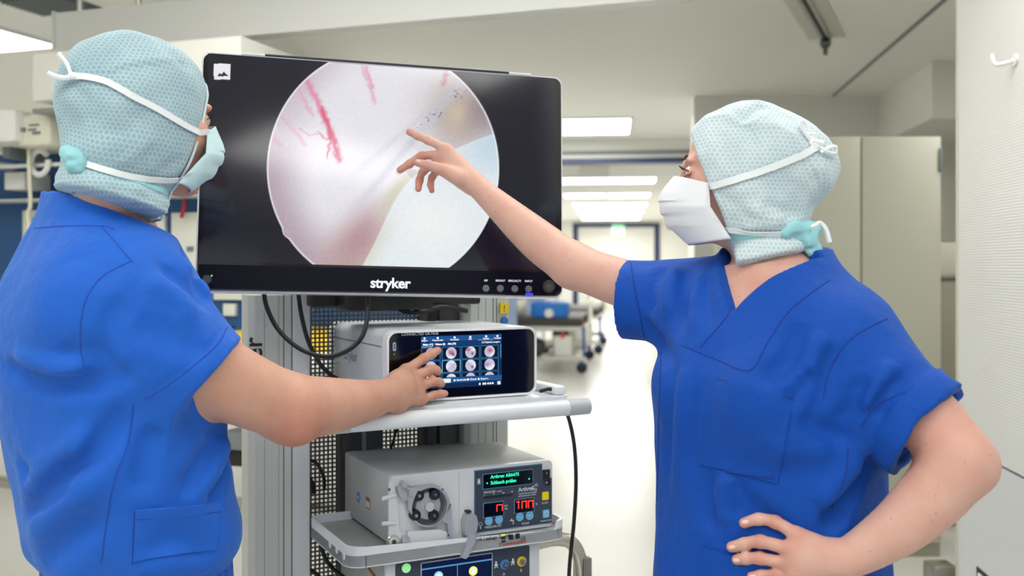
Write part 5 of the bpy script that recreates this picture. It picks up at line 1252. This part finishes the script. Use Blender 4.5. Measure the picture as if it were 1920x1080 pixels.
mf = [[mc[0], P(794, 672.5, 1.957), P(809, 664, 1.972), P(820.5, 657.5, 1.984)], [mc[1], P(804, 694.5, 1.958), P(816, 694, 1.972), P(821, 697, 1.980)],
      [mc[2], P(811, 716, 1.958), P(823, 717, 1.972), P(827, 720, 1.980)], [mc[3], P(813, 741, 1.955), P(825, 738.5, 1.970), P(834, 738, 1.980)]]
for pts, r in zip(mf, (.0090, .0094, .0090, .0080)): finger(body, pts, r)
body.chain([P(742, 735, 1.885), P(765, 742, 1.925), P(785, 745, 1.955), P(800, 742, 1.972)], [.017, .014, .011, .0095], k=.012, kj=.004)
ls = A([-.78, 1.76, 1.36]); le = A([-.765, 1.83, 1.08]); lw = A([-.67, 1.86, .97])
body.chain([ls, le, lw], [.062, .048, .031], k=.03, kj=.02); body.chain([lw, A([-.62, 1.87, .945])], [.026, .022], k=.015)
for k in range(4): finger(body, [A([-.615, 1.855 + .012 * k, .95 - .012 * k]), A([-.585, 1.855 + .012 * k, .93 - .012 * k]), A([-.57, 1.856 + .012 * k, .905 - .01 * k]), A([-.565, 1.856 + .012 * k, .89 - .01 * k])], .0085)
finger(body, [A([-.64, 1.84, .95]), A([-.61, 1.825, .93]), A([-.59, 1.822, .91])], .0095)
v, f = body.mesh(.0032); bo = np_mesh('body', v, f, skm, MAN)
sp = [(P(552, 800, 1.62), .05, .75)] + [(p, .017, .45) for q in mf for p in q[:2]] + [(q[-1], .012, .4) for q in mf] + [(P(735, 765, 1.87), .03, .35), (P(700, 757, 1.79), .03, .2)]
flush_attr(bo, sp)
eyes(hm, MAN, mat('iris_brown', srgb(90, 66, 46), .15)); brows(hm, body, mat('brow_brown', srgb(70, 50, 38), .8), MAN)
nm_ = mat('nail_pink', srgb(228, 176, 160), .3)
# scrub top
M_sm = cloth_mat('scrub_blue_lit', srgb(24, 92, 194)); M_smd = mat('stitch_blue', srgb(24, 70, 168), .8)  # fabric shared by both figures, stronger light put into a brighter blue
top = Field()
top.loft([(.942, -.614, 1.62, .166, .138), (.962, -.617, 1.62, .188, .154), (1.00, -.620, 1.62, .196, .161), (1.06, -.630, 1.62, .196, .160), (1.137, -.645, 1.62, .208, .162), (1.25, -.657, 1.62, .222, .165), (1.334, -.664, 1.615, .226, .156),
          (1.40, -.672, 1.615, .215, .135), (1.45, -.668, 1.612, .170, .112), (1.49, -.660, 1.610, .118, .098), (1.54, -.652, 1.607, .098, .092)], am, .03)
hem = A(P(378, 716, 1.532)); sleeve(top, P(208, 574, 1.50), hem, .102, .084, .05)
sleeve(top, ls + A([0, 0, .0]), le + A([0, 0, .06]), .095, .075, .04)
top.chain([A([-.656, 1.612, 1.45]), A([-.645, 1.606, 1.62])], [.080, .084], k=.004, sub=True)
top.half(A(P(118, 390, 1.66)), A([.42 * .8, .42 * .6, 1.0]), .004)
def pxl(fd, pts): return px_line(fd, pts, 5)[0]
mfolds = [(pxl(top, q), a, w_) for q, a, w_ in (
    ([(15, 690), (80, 715), (140, 722), (215, 715)], -.009, .014), ([(30, 670), (100, 692), (190, 690)], .006, .016),
    ([(215, 715), (150, 690), (110, 640)], -.004, .02),
    ([(60, 940), (120, 895), (190, 830), (235, 770)], -.007, .016), ([(50, 905), (110, 865), (180, 810)], .007, .018), ([(60, 1000), (120, 940), (210, 880)], .007, .02),
    ([(45, 960), (95, 945), (150, 905)], -.008, .012), ([(80, 1060), (140, 1000), (200, 960)], -.005, .02),
    ([(340, 470), (375, 540), (395, 560)], -.006, .012), ([(300, 500), (350, 535), (390, 575)], -.006, .012), ([(320, 480), (365, 520), (400, 570)], .005, .012), ([(270, 520), (330, 560), (370, 600)], .004, .016),
    ([(230, 550), (200, 620), (185, 700)], -.003, .018), ([(170, 640), (205, 690), (240, 730)], -.006, .014),
    ([(340, 930), (385, 860), (415, 820)], -.006, .016), ([(390, 950), (420, 890), (432, 840)], -.006, .013), ([(370, 930), (405, 870), (425, 830)], .005, .014),
    ([(290, 800), (270, 860), (262, 930)], -.003, .016), ([(330, 780), (390, 800), (430, 830)], -.004, .02),
    ([(420, 606), (398, 644), (345, 692), (295, 728), (268, 744)], -.0012, .005), ([(30, 858), (60, 890), (110, 872), (150, 840)], -.005, .016), ([(130, 470), (180, 500), (230, 520)], -.002, .03), ([(250, 600), (330, 640), (390, 660)], -.003, .02), ([(260, 1040), (330, 1010), (400, 1040)], -.004, .02))]
ff = foldset(mfolds)
top.disp = lambda p: 2.9 * ff(p) + .0065 * n3(p * A([1, 1, .7]), .085, 3) + .0016 * n3(p, .035, 4)
v, f = top.mesh(.0042, thr=3.4); TM = np_mesh('scrub_top', v, f, M_sm, MAN)
for q in ([(64, 428), (120, 424), (190, 424), (215, 430)], [(190, 424), (230, 470), (248, 492)], [(248, 488), (190, 520), (158, 570), (150, 640), (158, 690)], [(250, 760), (240, 830), (215, 900), (200, 980), (190, 1055)],
          [(426, 612), (405, 648), (350, 696), (300, 732), (270, 748)], [(252, 960), (250, 1000), (248, 1060)], [(412, 945), (408, 990), (404, 1020)]):
    seam(top, q, M_smd, TM)
patch(top, [(254, 956), (412, 944), (404, 1030), (250, 1052)], 16, 12, M_sm, TM, 'side_pocket', .003, .006); seam(top, [(256, 972), (330, 970), (410, 960)], M_smd, TM, off=.0035)
# trousers with gathered waist
tr = Field(); tr.loft([(.50, -.60, 1.62, .175, .135), (.70, -.60, 1.62, .185, .145), (.85, -.606, 1.62, .172, .142), (.955, -.612, 1.62, .168, .140)], am, .02)
for s_ in (-1, 1):
    h_ = A([-.60, 1.62, 0]) + rm * .09 * s_; tr.chain([h_ + A([0, 0, .72]), h_ + A([0, 0, .42]) + fm * .02, h_ + A([0, 0, .12])], [.105, .085, .075], k=.04)
tr.disp = lambda p: .003 * np.sin(np.arctan2(p[:, 1] - 1.62, p[:, 0] + .60) * 46) * np.clip((p[:, 2] - .84) / .06, 0, 1) + .006 * n3(p * A([1, 1, .5]), .1, 8)
v, f = tr.mesh(.007); np_mesh('scrub_trousers', v, f, cloth_mat('scrub_trouser_blue', srgb(24, 80, 178)), MAN)
def shoes(c, fw, rw, parent):
    for s_ in (-1, 1):
        sf = Field(); b0 = A([c[0], c[1], 0]) + rw * .09 * s_
        sf.chain([b0 + A([0, 0, .045]) - fw * .05, b0 + A([0, 0, .04]) + fw * .08, b0 + A([0, 0, .034]) + fw * .17], [.045, .046, .034], k=.02); sf.chain([b0 + A([0, 0, .05]), b0 + A([0, 0, .11])], [.05, .05], k=.03)
        sf.half(A([0, 0, .002]), A([0, 0, -1.]), .003); v, f = sf.mesh(.009); np_mesh('shoe', v, f, mat('clog_white', srgb(225, 225, 222), .4), parent)
shoes((-.60, 1.62), fm, rm, MAN)
# cap
capm = cap_mat('cap_bluegrey', srgb(152, 182, 192), srgb(184, 205, 211), .0076)
cap = Field(); cap_ops(cap, hm, (.078, .074, .084), (0, -.036, .004), 1.02, ((0, .068, 0), .30), g=.001)
base = cap
cf = [(pxl(cap, q), a, w_) for q, a, w_ in (([(185, 138), (240, 118), (300, 112), (360, 108), (385, 95)], .0035, .006), ([(190, 146), (240, 128), (300, 122)], -.003, .008), ([(290, 70), (330, 85), (360, 102)], -.005, .008), ([(310, 95), (335, 112), (350, 130)], -.004, .008),
    ([(205, 325), (250, 290), (300, 250)], .003, .010), ([(300, 320), (320, 310), (345, 300)], -.004, .008), ([(120, 150), (150, 175), (170, 210)], -.004, .012), ([(150, 298), (200, 316), (260, 334), (320, 345)], -.006, .011), ([(130, 320), (200, 340), (270, 352), (325, 350)], .003, .012), ([(110, 200), (140, 240), (145, 280)], -.003, .014),
    ([(270, 345), (295, 362), (320, 378)], -.004, .007), ([(180, 250), (230, 235), (270, 200)], -.002, .016))]
cff = foldset(cf); cap.disp = lambda p: cff(p) + .0034 * n3(p, .05, 12) + .0016 * n3(p, .02, 13)
v, f = cap.mesh(.0034); CAPM = np_mesh('surgical_cap', v, f, capm, MAN); weave_attr(CAPM, hm)
M_tie = mat('tie_white', srgb(232, 238, 240), .8, var=.03, bump=.3, bscale=900); M_teal = mat('cap_band_teal', srgb(150, 208, 214), .8, var=.08, bump=.3)
M_mask = mat('mask_blue', srgb(196, 226, 230), .8, var=.03, vscale=60, bump=.2, bscale=500)
ends = []
mk, mv = mask_mesh(hm, M_mask, MAN, 1.0, .0015, (0, -.006, 0), (.080, .076, .040))
for nm2, mc_, q in (('mask_tie', mv[1, -1], [(374, 250), (350, 238), (300, 208), (250, 181), (205, 156), (170, 146), (142, 143)]), ('mask_tie', mv[-7, -1], [(344, 335), (310, 336), (260, 333), (210, 322), (170, 311), (148, 302)])):
    p, n = px_line(cap, q, 6); p = np.concatenate([[mc_, mc_ * .5 + p[0] * .5], p]); n = np.concatenate([[n[0], n[0]], n]); ribbon(nm2, p, n, .0095, M_tie, CAPM, .003); ends.append(p[-1] + n[-1] * .004)
te = Vector(ends[0]); dx = lambda x, y, d=0.: te + Vector((x * te.y / F, d, -y * te.y / F))
mb = MB(); mb.tube(spline([dx(0, 0), dx(-6, -7), dx(-13, -24), dx(-28, -41)], 5), [.003] * 15 + [.0045], 6); mb.build('tie_end', M_tie, CAPM)
mb = MB(); mb.tube(spline([dx(4, 0), dx(-12, 4), dx(-30, 2), dx(-47, -4)], 5), [.004] * 15 + [.005], 6); mb.build('tie_end', M_tie, CAPM)
mb = MB(); mb.tube([dx(-8, -3), dx(2, 1), dx(8, 3)], [.004, .006, .004], 8); mb.build('tie_knot', M_tie, CAPM)
te = Vector(ends[1])
kn = Field()
for px, py, r in ((140, 296, .016), (132, 284, .012), (150, 306, .013), (143, 315, .011)): kn.ell(dx(px - 146, py - 301), (r, r, r * .8), None, .008)
kn.disp = lambda p: .003 * n3(p, .008, 5); v, f = kn.mesh(.0025); np_mesh('cap_knot', v, f, M_teal, CAPM)
p, n = px_line(cap, [(150, 303), (200, 322), (260, 342), (300, 356), (325, 368)], 6); ribbon('cap_drawstring', p, n, .007, M_teal, CAPM, .0)
cap_rim(cap, hm, (0, .068, 0), .30, mat('cap_edge_white', srgb(206, 224, 229), .8), CAPM)
settle(MAN)
# ------------------------------------------------------------------ the woman on the right
WOM = empty('person', (.42, 1.62, 0), 0, 'person in deep blue scrubs and pale cap pointing at the monitor, hand on hip', 'person')
skw = skin_mat('skin_woman', srgb(212, 170, 154), srgb(190, 106, 92), .6); skin_of[0] = skw
hw_ = HeadFrame((.378, 1.65, 1.572), (-.98, .20), .03)
fw = A([-.77, -.64, 0]); rw = A([-.64, .77, 0]); aw = math.atan2(.77, -.64)
M_sw = cloth_mat('scrub_blue_shaded', srgb(0, 70, 166), .12); M_swd = mat('stitch_deep', srgb(6, 48, 136), .8)  # same fabric as the man's, weaker light put into a darker blue
wt = Field()
wt.loft([(.70, .414, 1.62, .196, .164), (.92, .416, 1.62, .190, .160), (1.07, .418, 1.62, .186, .154), (1.16, .419, 1.62, .188, .158), (1.24, .420, 1.62, .190, .158), (1.32, .424, 1.62, .176, .138),
         (1.375, .430, 1.628, .162, .112), (1.41, .434, 1.636, .118, .092), (1.45, .436, 1.642, .085, .080)], aw, .03)
wt.ell(A([.418, 1.62, 1.215]) + fw * .085 + rw * .06, (.066, .066, .066), None, .05); wt.ell(A([.418, 1.62, 1.215]) + fw * .10 - rw * .07, (.07, .07, .07), None, .05)
wt.ell(P(1300, 580, 1.685), (.05, .05, .05), None, .05)
rsh = A(P(1318, 570, 1.735)); rel = A(P(1076, 499, 1.875)); rwr = A(P(893, 348, 1.955))
lsh = A(P(1582, 688, 1.52)); lel = A(P(1798, 866, 1.400)); lwr = A(P(1586, 1050, 1.425))
sleeve(wt, rsh, A(P(1168, 560, 1.79)), .078, .070, .05)
wt.chain([P(1440, 590, 1.61), P(1582, 682, 1.53)], [.080, .076], k=.05)
sleeve(wt, lsh, A(P(1730, 800, 1.445)), .088, .072, .05)
def vcut(p):
    q = p - A([.430, 1.628, 0]); l = q @ rw; fwd = q @ fw; z = p[:, 2]
    return np.maximum(((np.abs(l + .008) - (z - 1.352) * .92) / 1.36), -(fwd + .0))
wt.custom(vcut, [.2, 1.4, 1.33], [.62, 1.8, 1.52], .004, True)
wt.chain([(.434, 1.64, 1.34), (.430, 1.650, 1.50)], [.064, .070], k=.004, sub=True)
wf = [(pxl(wt, q), a, w_) for q, a, w_ in (
    ([(1500, 600), (1478, 680), (1420, 715)], -.006, .018), ([(1540, 620), (1520, 690), (1490, 725)], .005, .016), ([(1525, 690), (1500, 730), (1470, 760)], -.006, .012),
    ([(1560, 640), (1545, 720), (1520, 790)], -.004, .016), ([(1620, 700), (1600, 760), (1560, 800)], -.004, .014), ([(1700, 700), (1660, 740), (1640, 790)], -.006, .012), ([(1680, 680), (1640, 730), (1615, 775)], .005, .013),
    ([(1640, 860), (1600, 915), (1560, 970), (1550, 1000)], -.011, .014), ([(1610, 850), (1575, 900), (1530, 950)], .007, .018), ([(1345, 1000), (1330, 930), (1335, 880)], -.005, .014), ([(1365, 990), (1355, 930), (1370, 890)], .005, .016),
    ([(1420, 960), (1390, 930), (1375, 900)], -.003, .014), ([(1260, 660), (1255, 760), (1250, 900)], -.004, .014), ([(1285, 680), (1275, 800), (1270, 940)], .003, .018), ([(1300, 700), (1298, 800), (1300, 900)], -.002, .014),
    ([(1240, 500), (1225, 540), (1215, 590)], -.005, .011), ([(1265, 500), (1255, 550), (1250, 600)], .005, .012), ([(1290, 505), (1280, 560), (1285, 610)], -.005, .012), ([(1315, 510), (1300, 570), (1300, 620)], .004, .012),
    ([(1330, 520), (1325, 570), (1335, 620)], -.004, .010), ([(1205, 600), (1240, 640), (1260, 690)], -.005, .012), ([(1440, 850), (1500, 840), (1560, 850)], .003, .02), ([(1500, 780), (1550, 810), (1600, 815)], -.005, .014), ([(1480, 1000), (1420, 960), (1350, 960)], -.004, .014))]
wff = foldset(wf); wt.disp = lambda p: 2.9 * wff(p) + .0062 * n3(p * A([1, 1, .7]), .08, 23) + .0015 * n3(p, .034, 24)
v, f = wt.mesh(.0042, thr=3.4); TW = np_mesh('scrub_top', v, f, M_sw, WOM)
for q in ([(1278, 647), (1340, 672), (1405, 694), (1440, 640), (1478, 585), (1520, 550), (1555, 526)], [(1367, 588), (1345, 615), (1312, 652)], [(1544, 745), (1552, 705), (1570, 668), (1600, 632), (1640, 608), (1664, 597)],
          [(1183, 492), (1190, 540), (1200, 590), (1208, 634)], [(1615, 800), (1640, 765), (1690, 738), (1735, 728)], [(1240, 660), (1236, 760), (1234, 860), (1232, 940)], [(1590, 840), (1585, 890), (1560, 950)]):
    seam(wt, q, M_swd, TW)
patch(wt, [(1350, 699), (1488, 734), (1458, 906), (1312, 870)], 18, 20, M_sw, TW, 'chest_pocket', .0028, .004)
seam(wt, [(1350, 712), (1420, 731), (1486, 748)], M_swd, TW, off=.0034); seam(wt, [(1366, 884), (1410, 890), (1455, 897)], M_swd, TW, off=.0034)
patch(wt, [(1319, 1027), (1480, 1070), (1470, 1140), (1315, 1120)], 12, 8, M_sw, TW, 'lower_pocket', .003, .003)
# rolled cuff of the near sleeve
ca = A(P(1730, 800, 1.445)); cax = ca - lsh; cax /= np.linalg.norm(cax)
cu = Field(); cu.custom(lambda p: np.maximum(np.sqrt((((p - ca) - np.outer((p - ca) @ cax, cax)) ** 2).sum(1)) - .083, np.abs((p - ca) @ cax + .014) - .021), ca - .11, ca + .11, .004)
cu.custom(lambda p: np.sqrt((((p - ca) - np.outer((p - ca) @ cax, cax)) ** 2).sum(1)) - .066, ca - .12, ca + .12, .006, True)
cu.disp = lambda p: .004 * n3(p, .03, 41) + .003 * n3(p, .06, 42)
v, f = cu.mesh(.0035); np_mesh('rolled_cuff', v, f, M_sw, TW)
# body
wb = Field(); head_ops(wb, hw_, .97)
wb.chain([hw_(0, -.022, -.05), hw_(0, -.035, -.10), (.434, 1.642, 1.42), (.434, 1.63, 1.36)], [.052, .053, .060, .085], k=.03, kj=.02)
wb.loft([(.80, .41, 1.62, .16, .125), (1.07, .412, 1.62, .155, .12), (1.24, .418, 1.62, .165, .13), (1.33, .424, 1.622, .165, .118), (1.38, .430, 1.63, .14, .092), (1.42, .434, 1.636, .09, .07)], aw, .03)
wb.chain([rsh, A(P(1190, 538, 1.80)), rel], [.056, .0455, .0405], k=.03, kj=.02)
wb.chain([rel, A(P(1025, 463, 1.90)), A(P(985, 430, 1.92)), A(P(940, 390, 1.94)), rwr], [.041, .0405, .0365, .029, .0215], k=.02, kj=.02)
wb.chain([lsh, A(P(1735, 785, 1.435)), lel], [.060, .050, .045], k=.03, kj=.02)
wb.chain([lel, A(P(1758, 918, 1.402)), A(P(1695, 980, 1.408)), A(P(1635, 1022, 1.418)), lwr], [.046, .0465, .040, .033, .0275], k=.02, kj=.02)
wb.ell(A(P(1832, 878, 1.400)), (.019, .023, .022), None, .03)
# pointing right hand
D = lambda zx, zy, d: A(P(720 + zx / 6.75, 220 + zy / 6.75, d))
rm_ = [D(800, 405, 1.972), D(735, 475, 1.980), D(700, 560, 1.987), D(710, 650, 1.990)]
palm(wb, rwr, rm_, .0175, .0115)
wb.ell(D(900, 640, 1.970), (.020, .016, .022), None, .012)
rf = [[rm_[0], D(560, 290, 1.985), D(430, 235, 1.992), D(322, 185, 1.998)], [rm_[1], D(480, 490, 1.998), D(320, 590, 2.003), D(205, 665, 2.003)],
      [rm_[2], D(500, 680, 2.008), D(450, 800, 2.006), D(435, 905, 2.000)], [rm_[3], D(610, 760, 2.006), D(590, 850, 2.004), D(605, 925, 2.000)]]
for q, r in zip(rf, (.0082, .0082, .0076, .0066)): finger(wb, q, r)
rt = [D(960, 770, 1.945), D(740, 655, 1.950), D(570, 610, 1.962), D(430, 575, 1.970)]
wb.chain(rt, [.0165, .0112, .0094, .0078], k=.010, kj=.004)
# left hand resting on the hip
def onhip(px, py, r): p, n = wt.hit([px], [py]); return p[0] + n[0] * r * .75
lm = [onhip(1497, 1001, .013), onhip(1485, 1028, .013), onhip(1482, 1055, .013), onhip(1491, 1078, .013)]
palm(wb, lwr, lm, .0175, .0125)
wb.ell((lm[1] + lm[2] + lwr) / 3, (.024, .022, .024), None, .016)
lf = [[lm[0], onhip(1456, 978, .009), onhip(1424, 975, .009), onhip(1398, 981, .008)], [lm[1], onhip(1429, 1014, .009), onhip(1398, 1019, .009), onhip(1375, 1024, .008)],
      [lm[2], onhip(1428, 1045, .009), onhip(1402, 1046, .009), onhip(1385, 1048, .008)], [lm[3], onhip(1457, 1076, .009), onhip(1430, 1077, .008), onhip(1412, 1079, .008)]]
for q, r in zip(lf, (.0088, .0090, .0086, .0076)): finger(wb, q, r)
wb.chain([lwr + (lm[0] - lwr) * .25, A(P(1538, 1014, 1.47)), A(P(1549, 994, 1.50)), A(P(1552, 978, 1.52))], [.017, .0125, .010, .009], k=.012, kj=.004)
v, f = wb.mesh(.0030); bw_ = np_mesh('body', v, f, skw, WOM)
flush_attr(bw_, [(P(1840, 890, 1.41), .035, .55), (P(1740, 830, 1.40), .06, .3)] + [(p, .015, .6) for q in lf for p in q[:2]] + [(q[-1], .011, .55) for q in lf + rf] + [(p, .02, .5) for q in rf[1:] for p in q[1:]] + [(p, .014, .35) for p in rt[1:]] + [(hw_(-.05, .06, -.035), .03, .5), (P(1410, 540, 1.57), .04, .25)])
M_nail = mat('nail_pale', srgb(236, 196, 186), .25, var=.02)
for q in lf: n_ = wt.hit([CX + F * q[-1][0] / q[-1][1]], [CY - F * (q[-1][2] - CZ) / q[-1][1]])[1][0]; nail(q[-1], q[-2], n_, M_nail, WOM, .0055)
nail(rt[-1], rt[-2], A([-.1, -1, .45]), M_nail, WOM, .0052)
eyes(hw_, WOM, mat('iris_grey', srgb(84, 84, 78), .15)); brows(hw_, wb, mat('brow_dark', srgb(96, 66, 50), .8), WOM)
# trousers, shoes
tw = Field(); tw.loft([(.50, .41, 1.62, .165, .13), (.70, .41, 1.62, .182, .15), (.86, .41, 1.62, .17, .14), (.95, .41, 1.62, .16, .13)], aw, .02)
for s_ in (-1, 1):
    h_ = A([.41, 1.62, 0]) + rw * .085 * s_; tw.chain([h_ + A([0, 0, .72]), h_ + A([0, 0, .42]) + fw * .02, h_ + A([0, 0, .12])], [.098, .078, .07], k=.04)
v, f = tw.mesh(.008); np_mesh('scrub_trousers', v, f, M_sw, WOM); shoes((.41, 1.62), fw, rw, WOM)
# cap, mask, ties
capw = cap_mat('cap_pale', srgb(190, 208, 213), srgb(218, 230, 233), .0080)
cw_ = Field(); cap_ops(cw_, hw_, (.080, .080, .076), (0, -.046, .008), .955, ((0, .056, 0), .36), skirt=True, g=.002)
cw_.ell(hw_(0, -.112, .012), (.045, .04, .045), hw_.R, .05)
cf = [(pxl(cw_, q), a, w_) for q, a, w_ in (([(1320, 225), (1360, 215), (1395, 232), (1440, 215)], .004, .007), ([(1390, 232), (1412, 205), (1440, 200)], -.006, .008), ([(1395, 235), (1415, 265), (1418, 290)], -.005, .007), ([(1410, 232), (1460, 240), (1500, 262)], .004, .008),
    ([(1430, 380), (1465, 395), (1500, 402)], -.007, .010), ([(1395, 385), (1440, 405), (1470, 420)], .005, .010), ([(1340, 360), (1380, 385), (1420, 420)], -.003, .010), ([(1480, 330), (1510, 360), (1530, 390)], -.003, .012), ([(1335, 455), (1400, 440), (1470, 440), (1520, 425)], -.006, .010), ([(1350, 440), (1420, 428), (1480, 424)], .004, .01),
    ([(1320, 250), (1345, 300), (1380, 340)], .003, .012), ([(1520, 300), (1545, 330), (1560, 350)], .004, .012), ([(1500, 290), (1515, 320), (1530, 350)], -.004, .01))]
cwf = foldset(cf); cw_.disp = lambda p: cwf(p) + .0040 * n3(p, .05, 32) + .0018 * n3(p, .02, 33)
v, f = cw_.mesh(.0034); CAPW = np_mesh('surgical_cap', v, f, capw, WOM); weave_attr(CAPW, hw_)
M_maskw = mat('mask_white', srgb(226, 228, 234), .8, var=.02, vscale=60, bump=.2, bscale=500)
mk, mv = mask_mesh(hw_, M_maskw, WOM, 1.0, .001, (0, 0, 0), (.050, .046, .012))
wends = []
for mc_, q, w_ in ((mv[1, 0], [(1318, 352), (1345, 346), (1400, 330), (1450, 312), (1500, 292), (1530, 277)], .011), (mv[-12, 0], [(1330, 420), (1350, 427), (1385, 432), (1430, 436), (1470, 436), (1500, 430)], .009)):
    p, n = px_line(cw_, q, 6); p = np.concatenate([[mc_, mc_ * .5 + p[0] * .5], p]); n = np.concatenate([[n[0], n[0]], n]); ribbon('mask_tie', p, n, w_, M_tie, CAPW, .003); wends.append((Vector(p[-1] + n[-1] * .004), q[-1]))
def loop(pts, r=.0035, nm='tie_loop', m=None, w=0):
    te, (ex, ey) = wends[w]; MB().tube(spline([te + Vector(((x - ex) * te.y / F, (d - 1.60), -(y - ey) * te.y / F)) for x, y, d in pts], 6), r, 6).build(nm, m or M_tie, CAPW)
loop([(1530, 276, 1.60), (1512, 258, 1.60), (1497, 232, 1.60), (1508, 232, 1.60), (1522, 262, 1.60)]); loop([(1524, 270, 1.60), (1512, 255, 1.60), (1526, 254, 1.60)], .004)
loop([(1532, 277, 1.60), (1548, 287, 1.60), (1566, 288, 1.61), (1568, 277, 1.61), (1555, 278, 1.60), (1535, 288, 1.60)]); loop([(1528, 280, 1.60), (1520, 268, 1.60), (1540, 272, 1.60)], .006, 'tie_knot')
loop([(1500, 430, 1.60), (1522, 424, 1.60), (1536, 418, 1.61), (1548, 430, 1.61), (1555, 454, 1.61)], .0045, w=1); loop([(1505, 432, 1.60), (1520, 436, 1.60), (1532, 436, 1.61), (1530, 425, 1.61)], .004, w=1)
kn = Field()
for px, py, r in ((1478, 430, .013), (1492, 427, .013), (1470, 438, .012)): kn.ell(P(px, py, 1.575), (r, r, r * .8), None, .008)
kn.chain([P(1490, 432, 1.58), P(1510, 446, 1.585), P(1526, 470, 1.59), P(1532, 478, 1.59)], [.010, .014, .013, .008], k=.01, kj=.006); kn.chain([P(1498, 428, 1.58), P(1520, 428, 1.59), P(1528, 436, 1.59)], [.009, .014, .006], k=.01)
kn.disp = lambda p: .0032 * n3(p, .01, 5); v, f = kn.mesh(.0026); np_mesh('cap_knot', v, f, M_teal, CAPW)
p, n = px_line(cw_, [(1340, 452), (1380, 446), (1430, 440), (1475, 434)], 6); ribbon('cap_drawstring', p, n, .012, M_teal, CAPW, .0)
cap_rim(cw_, hw_, (0, .056, 0), .36, MATS['cap_edge_white'], CAPW)
settle(WOM)
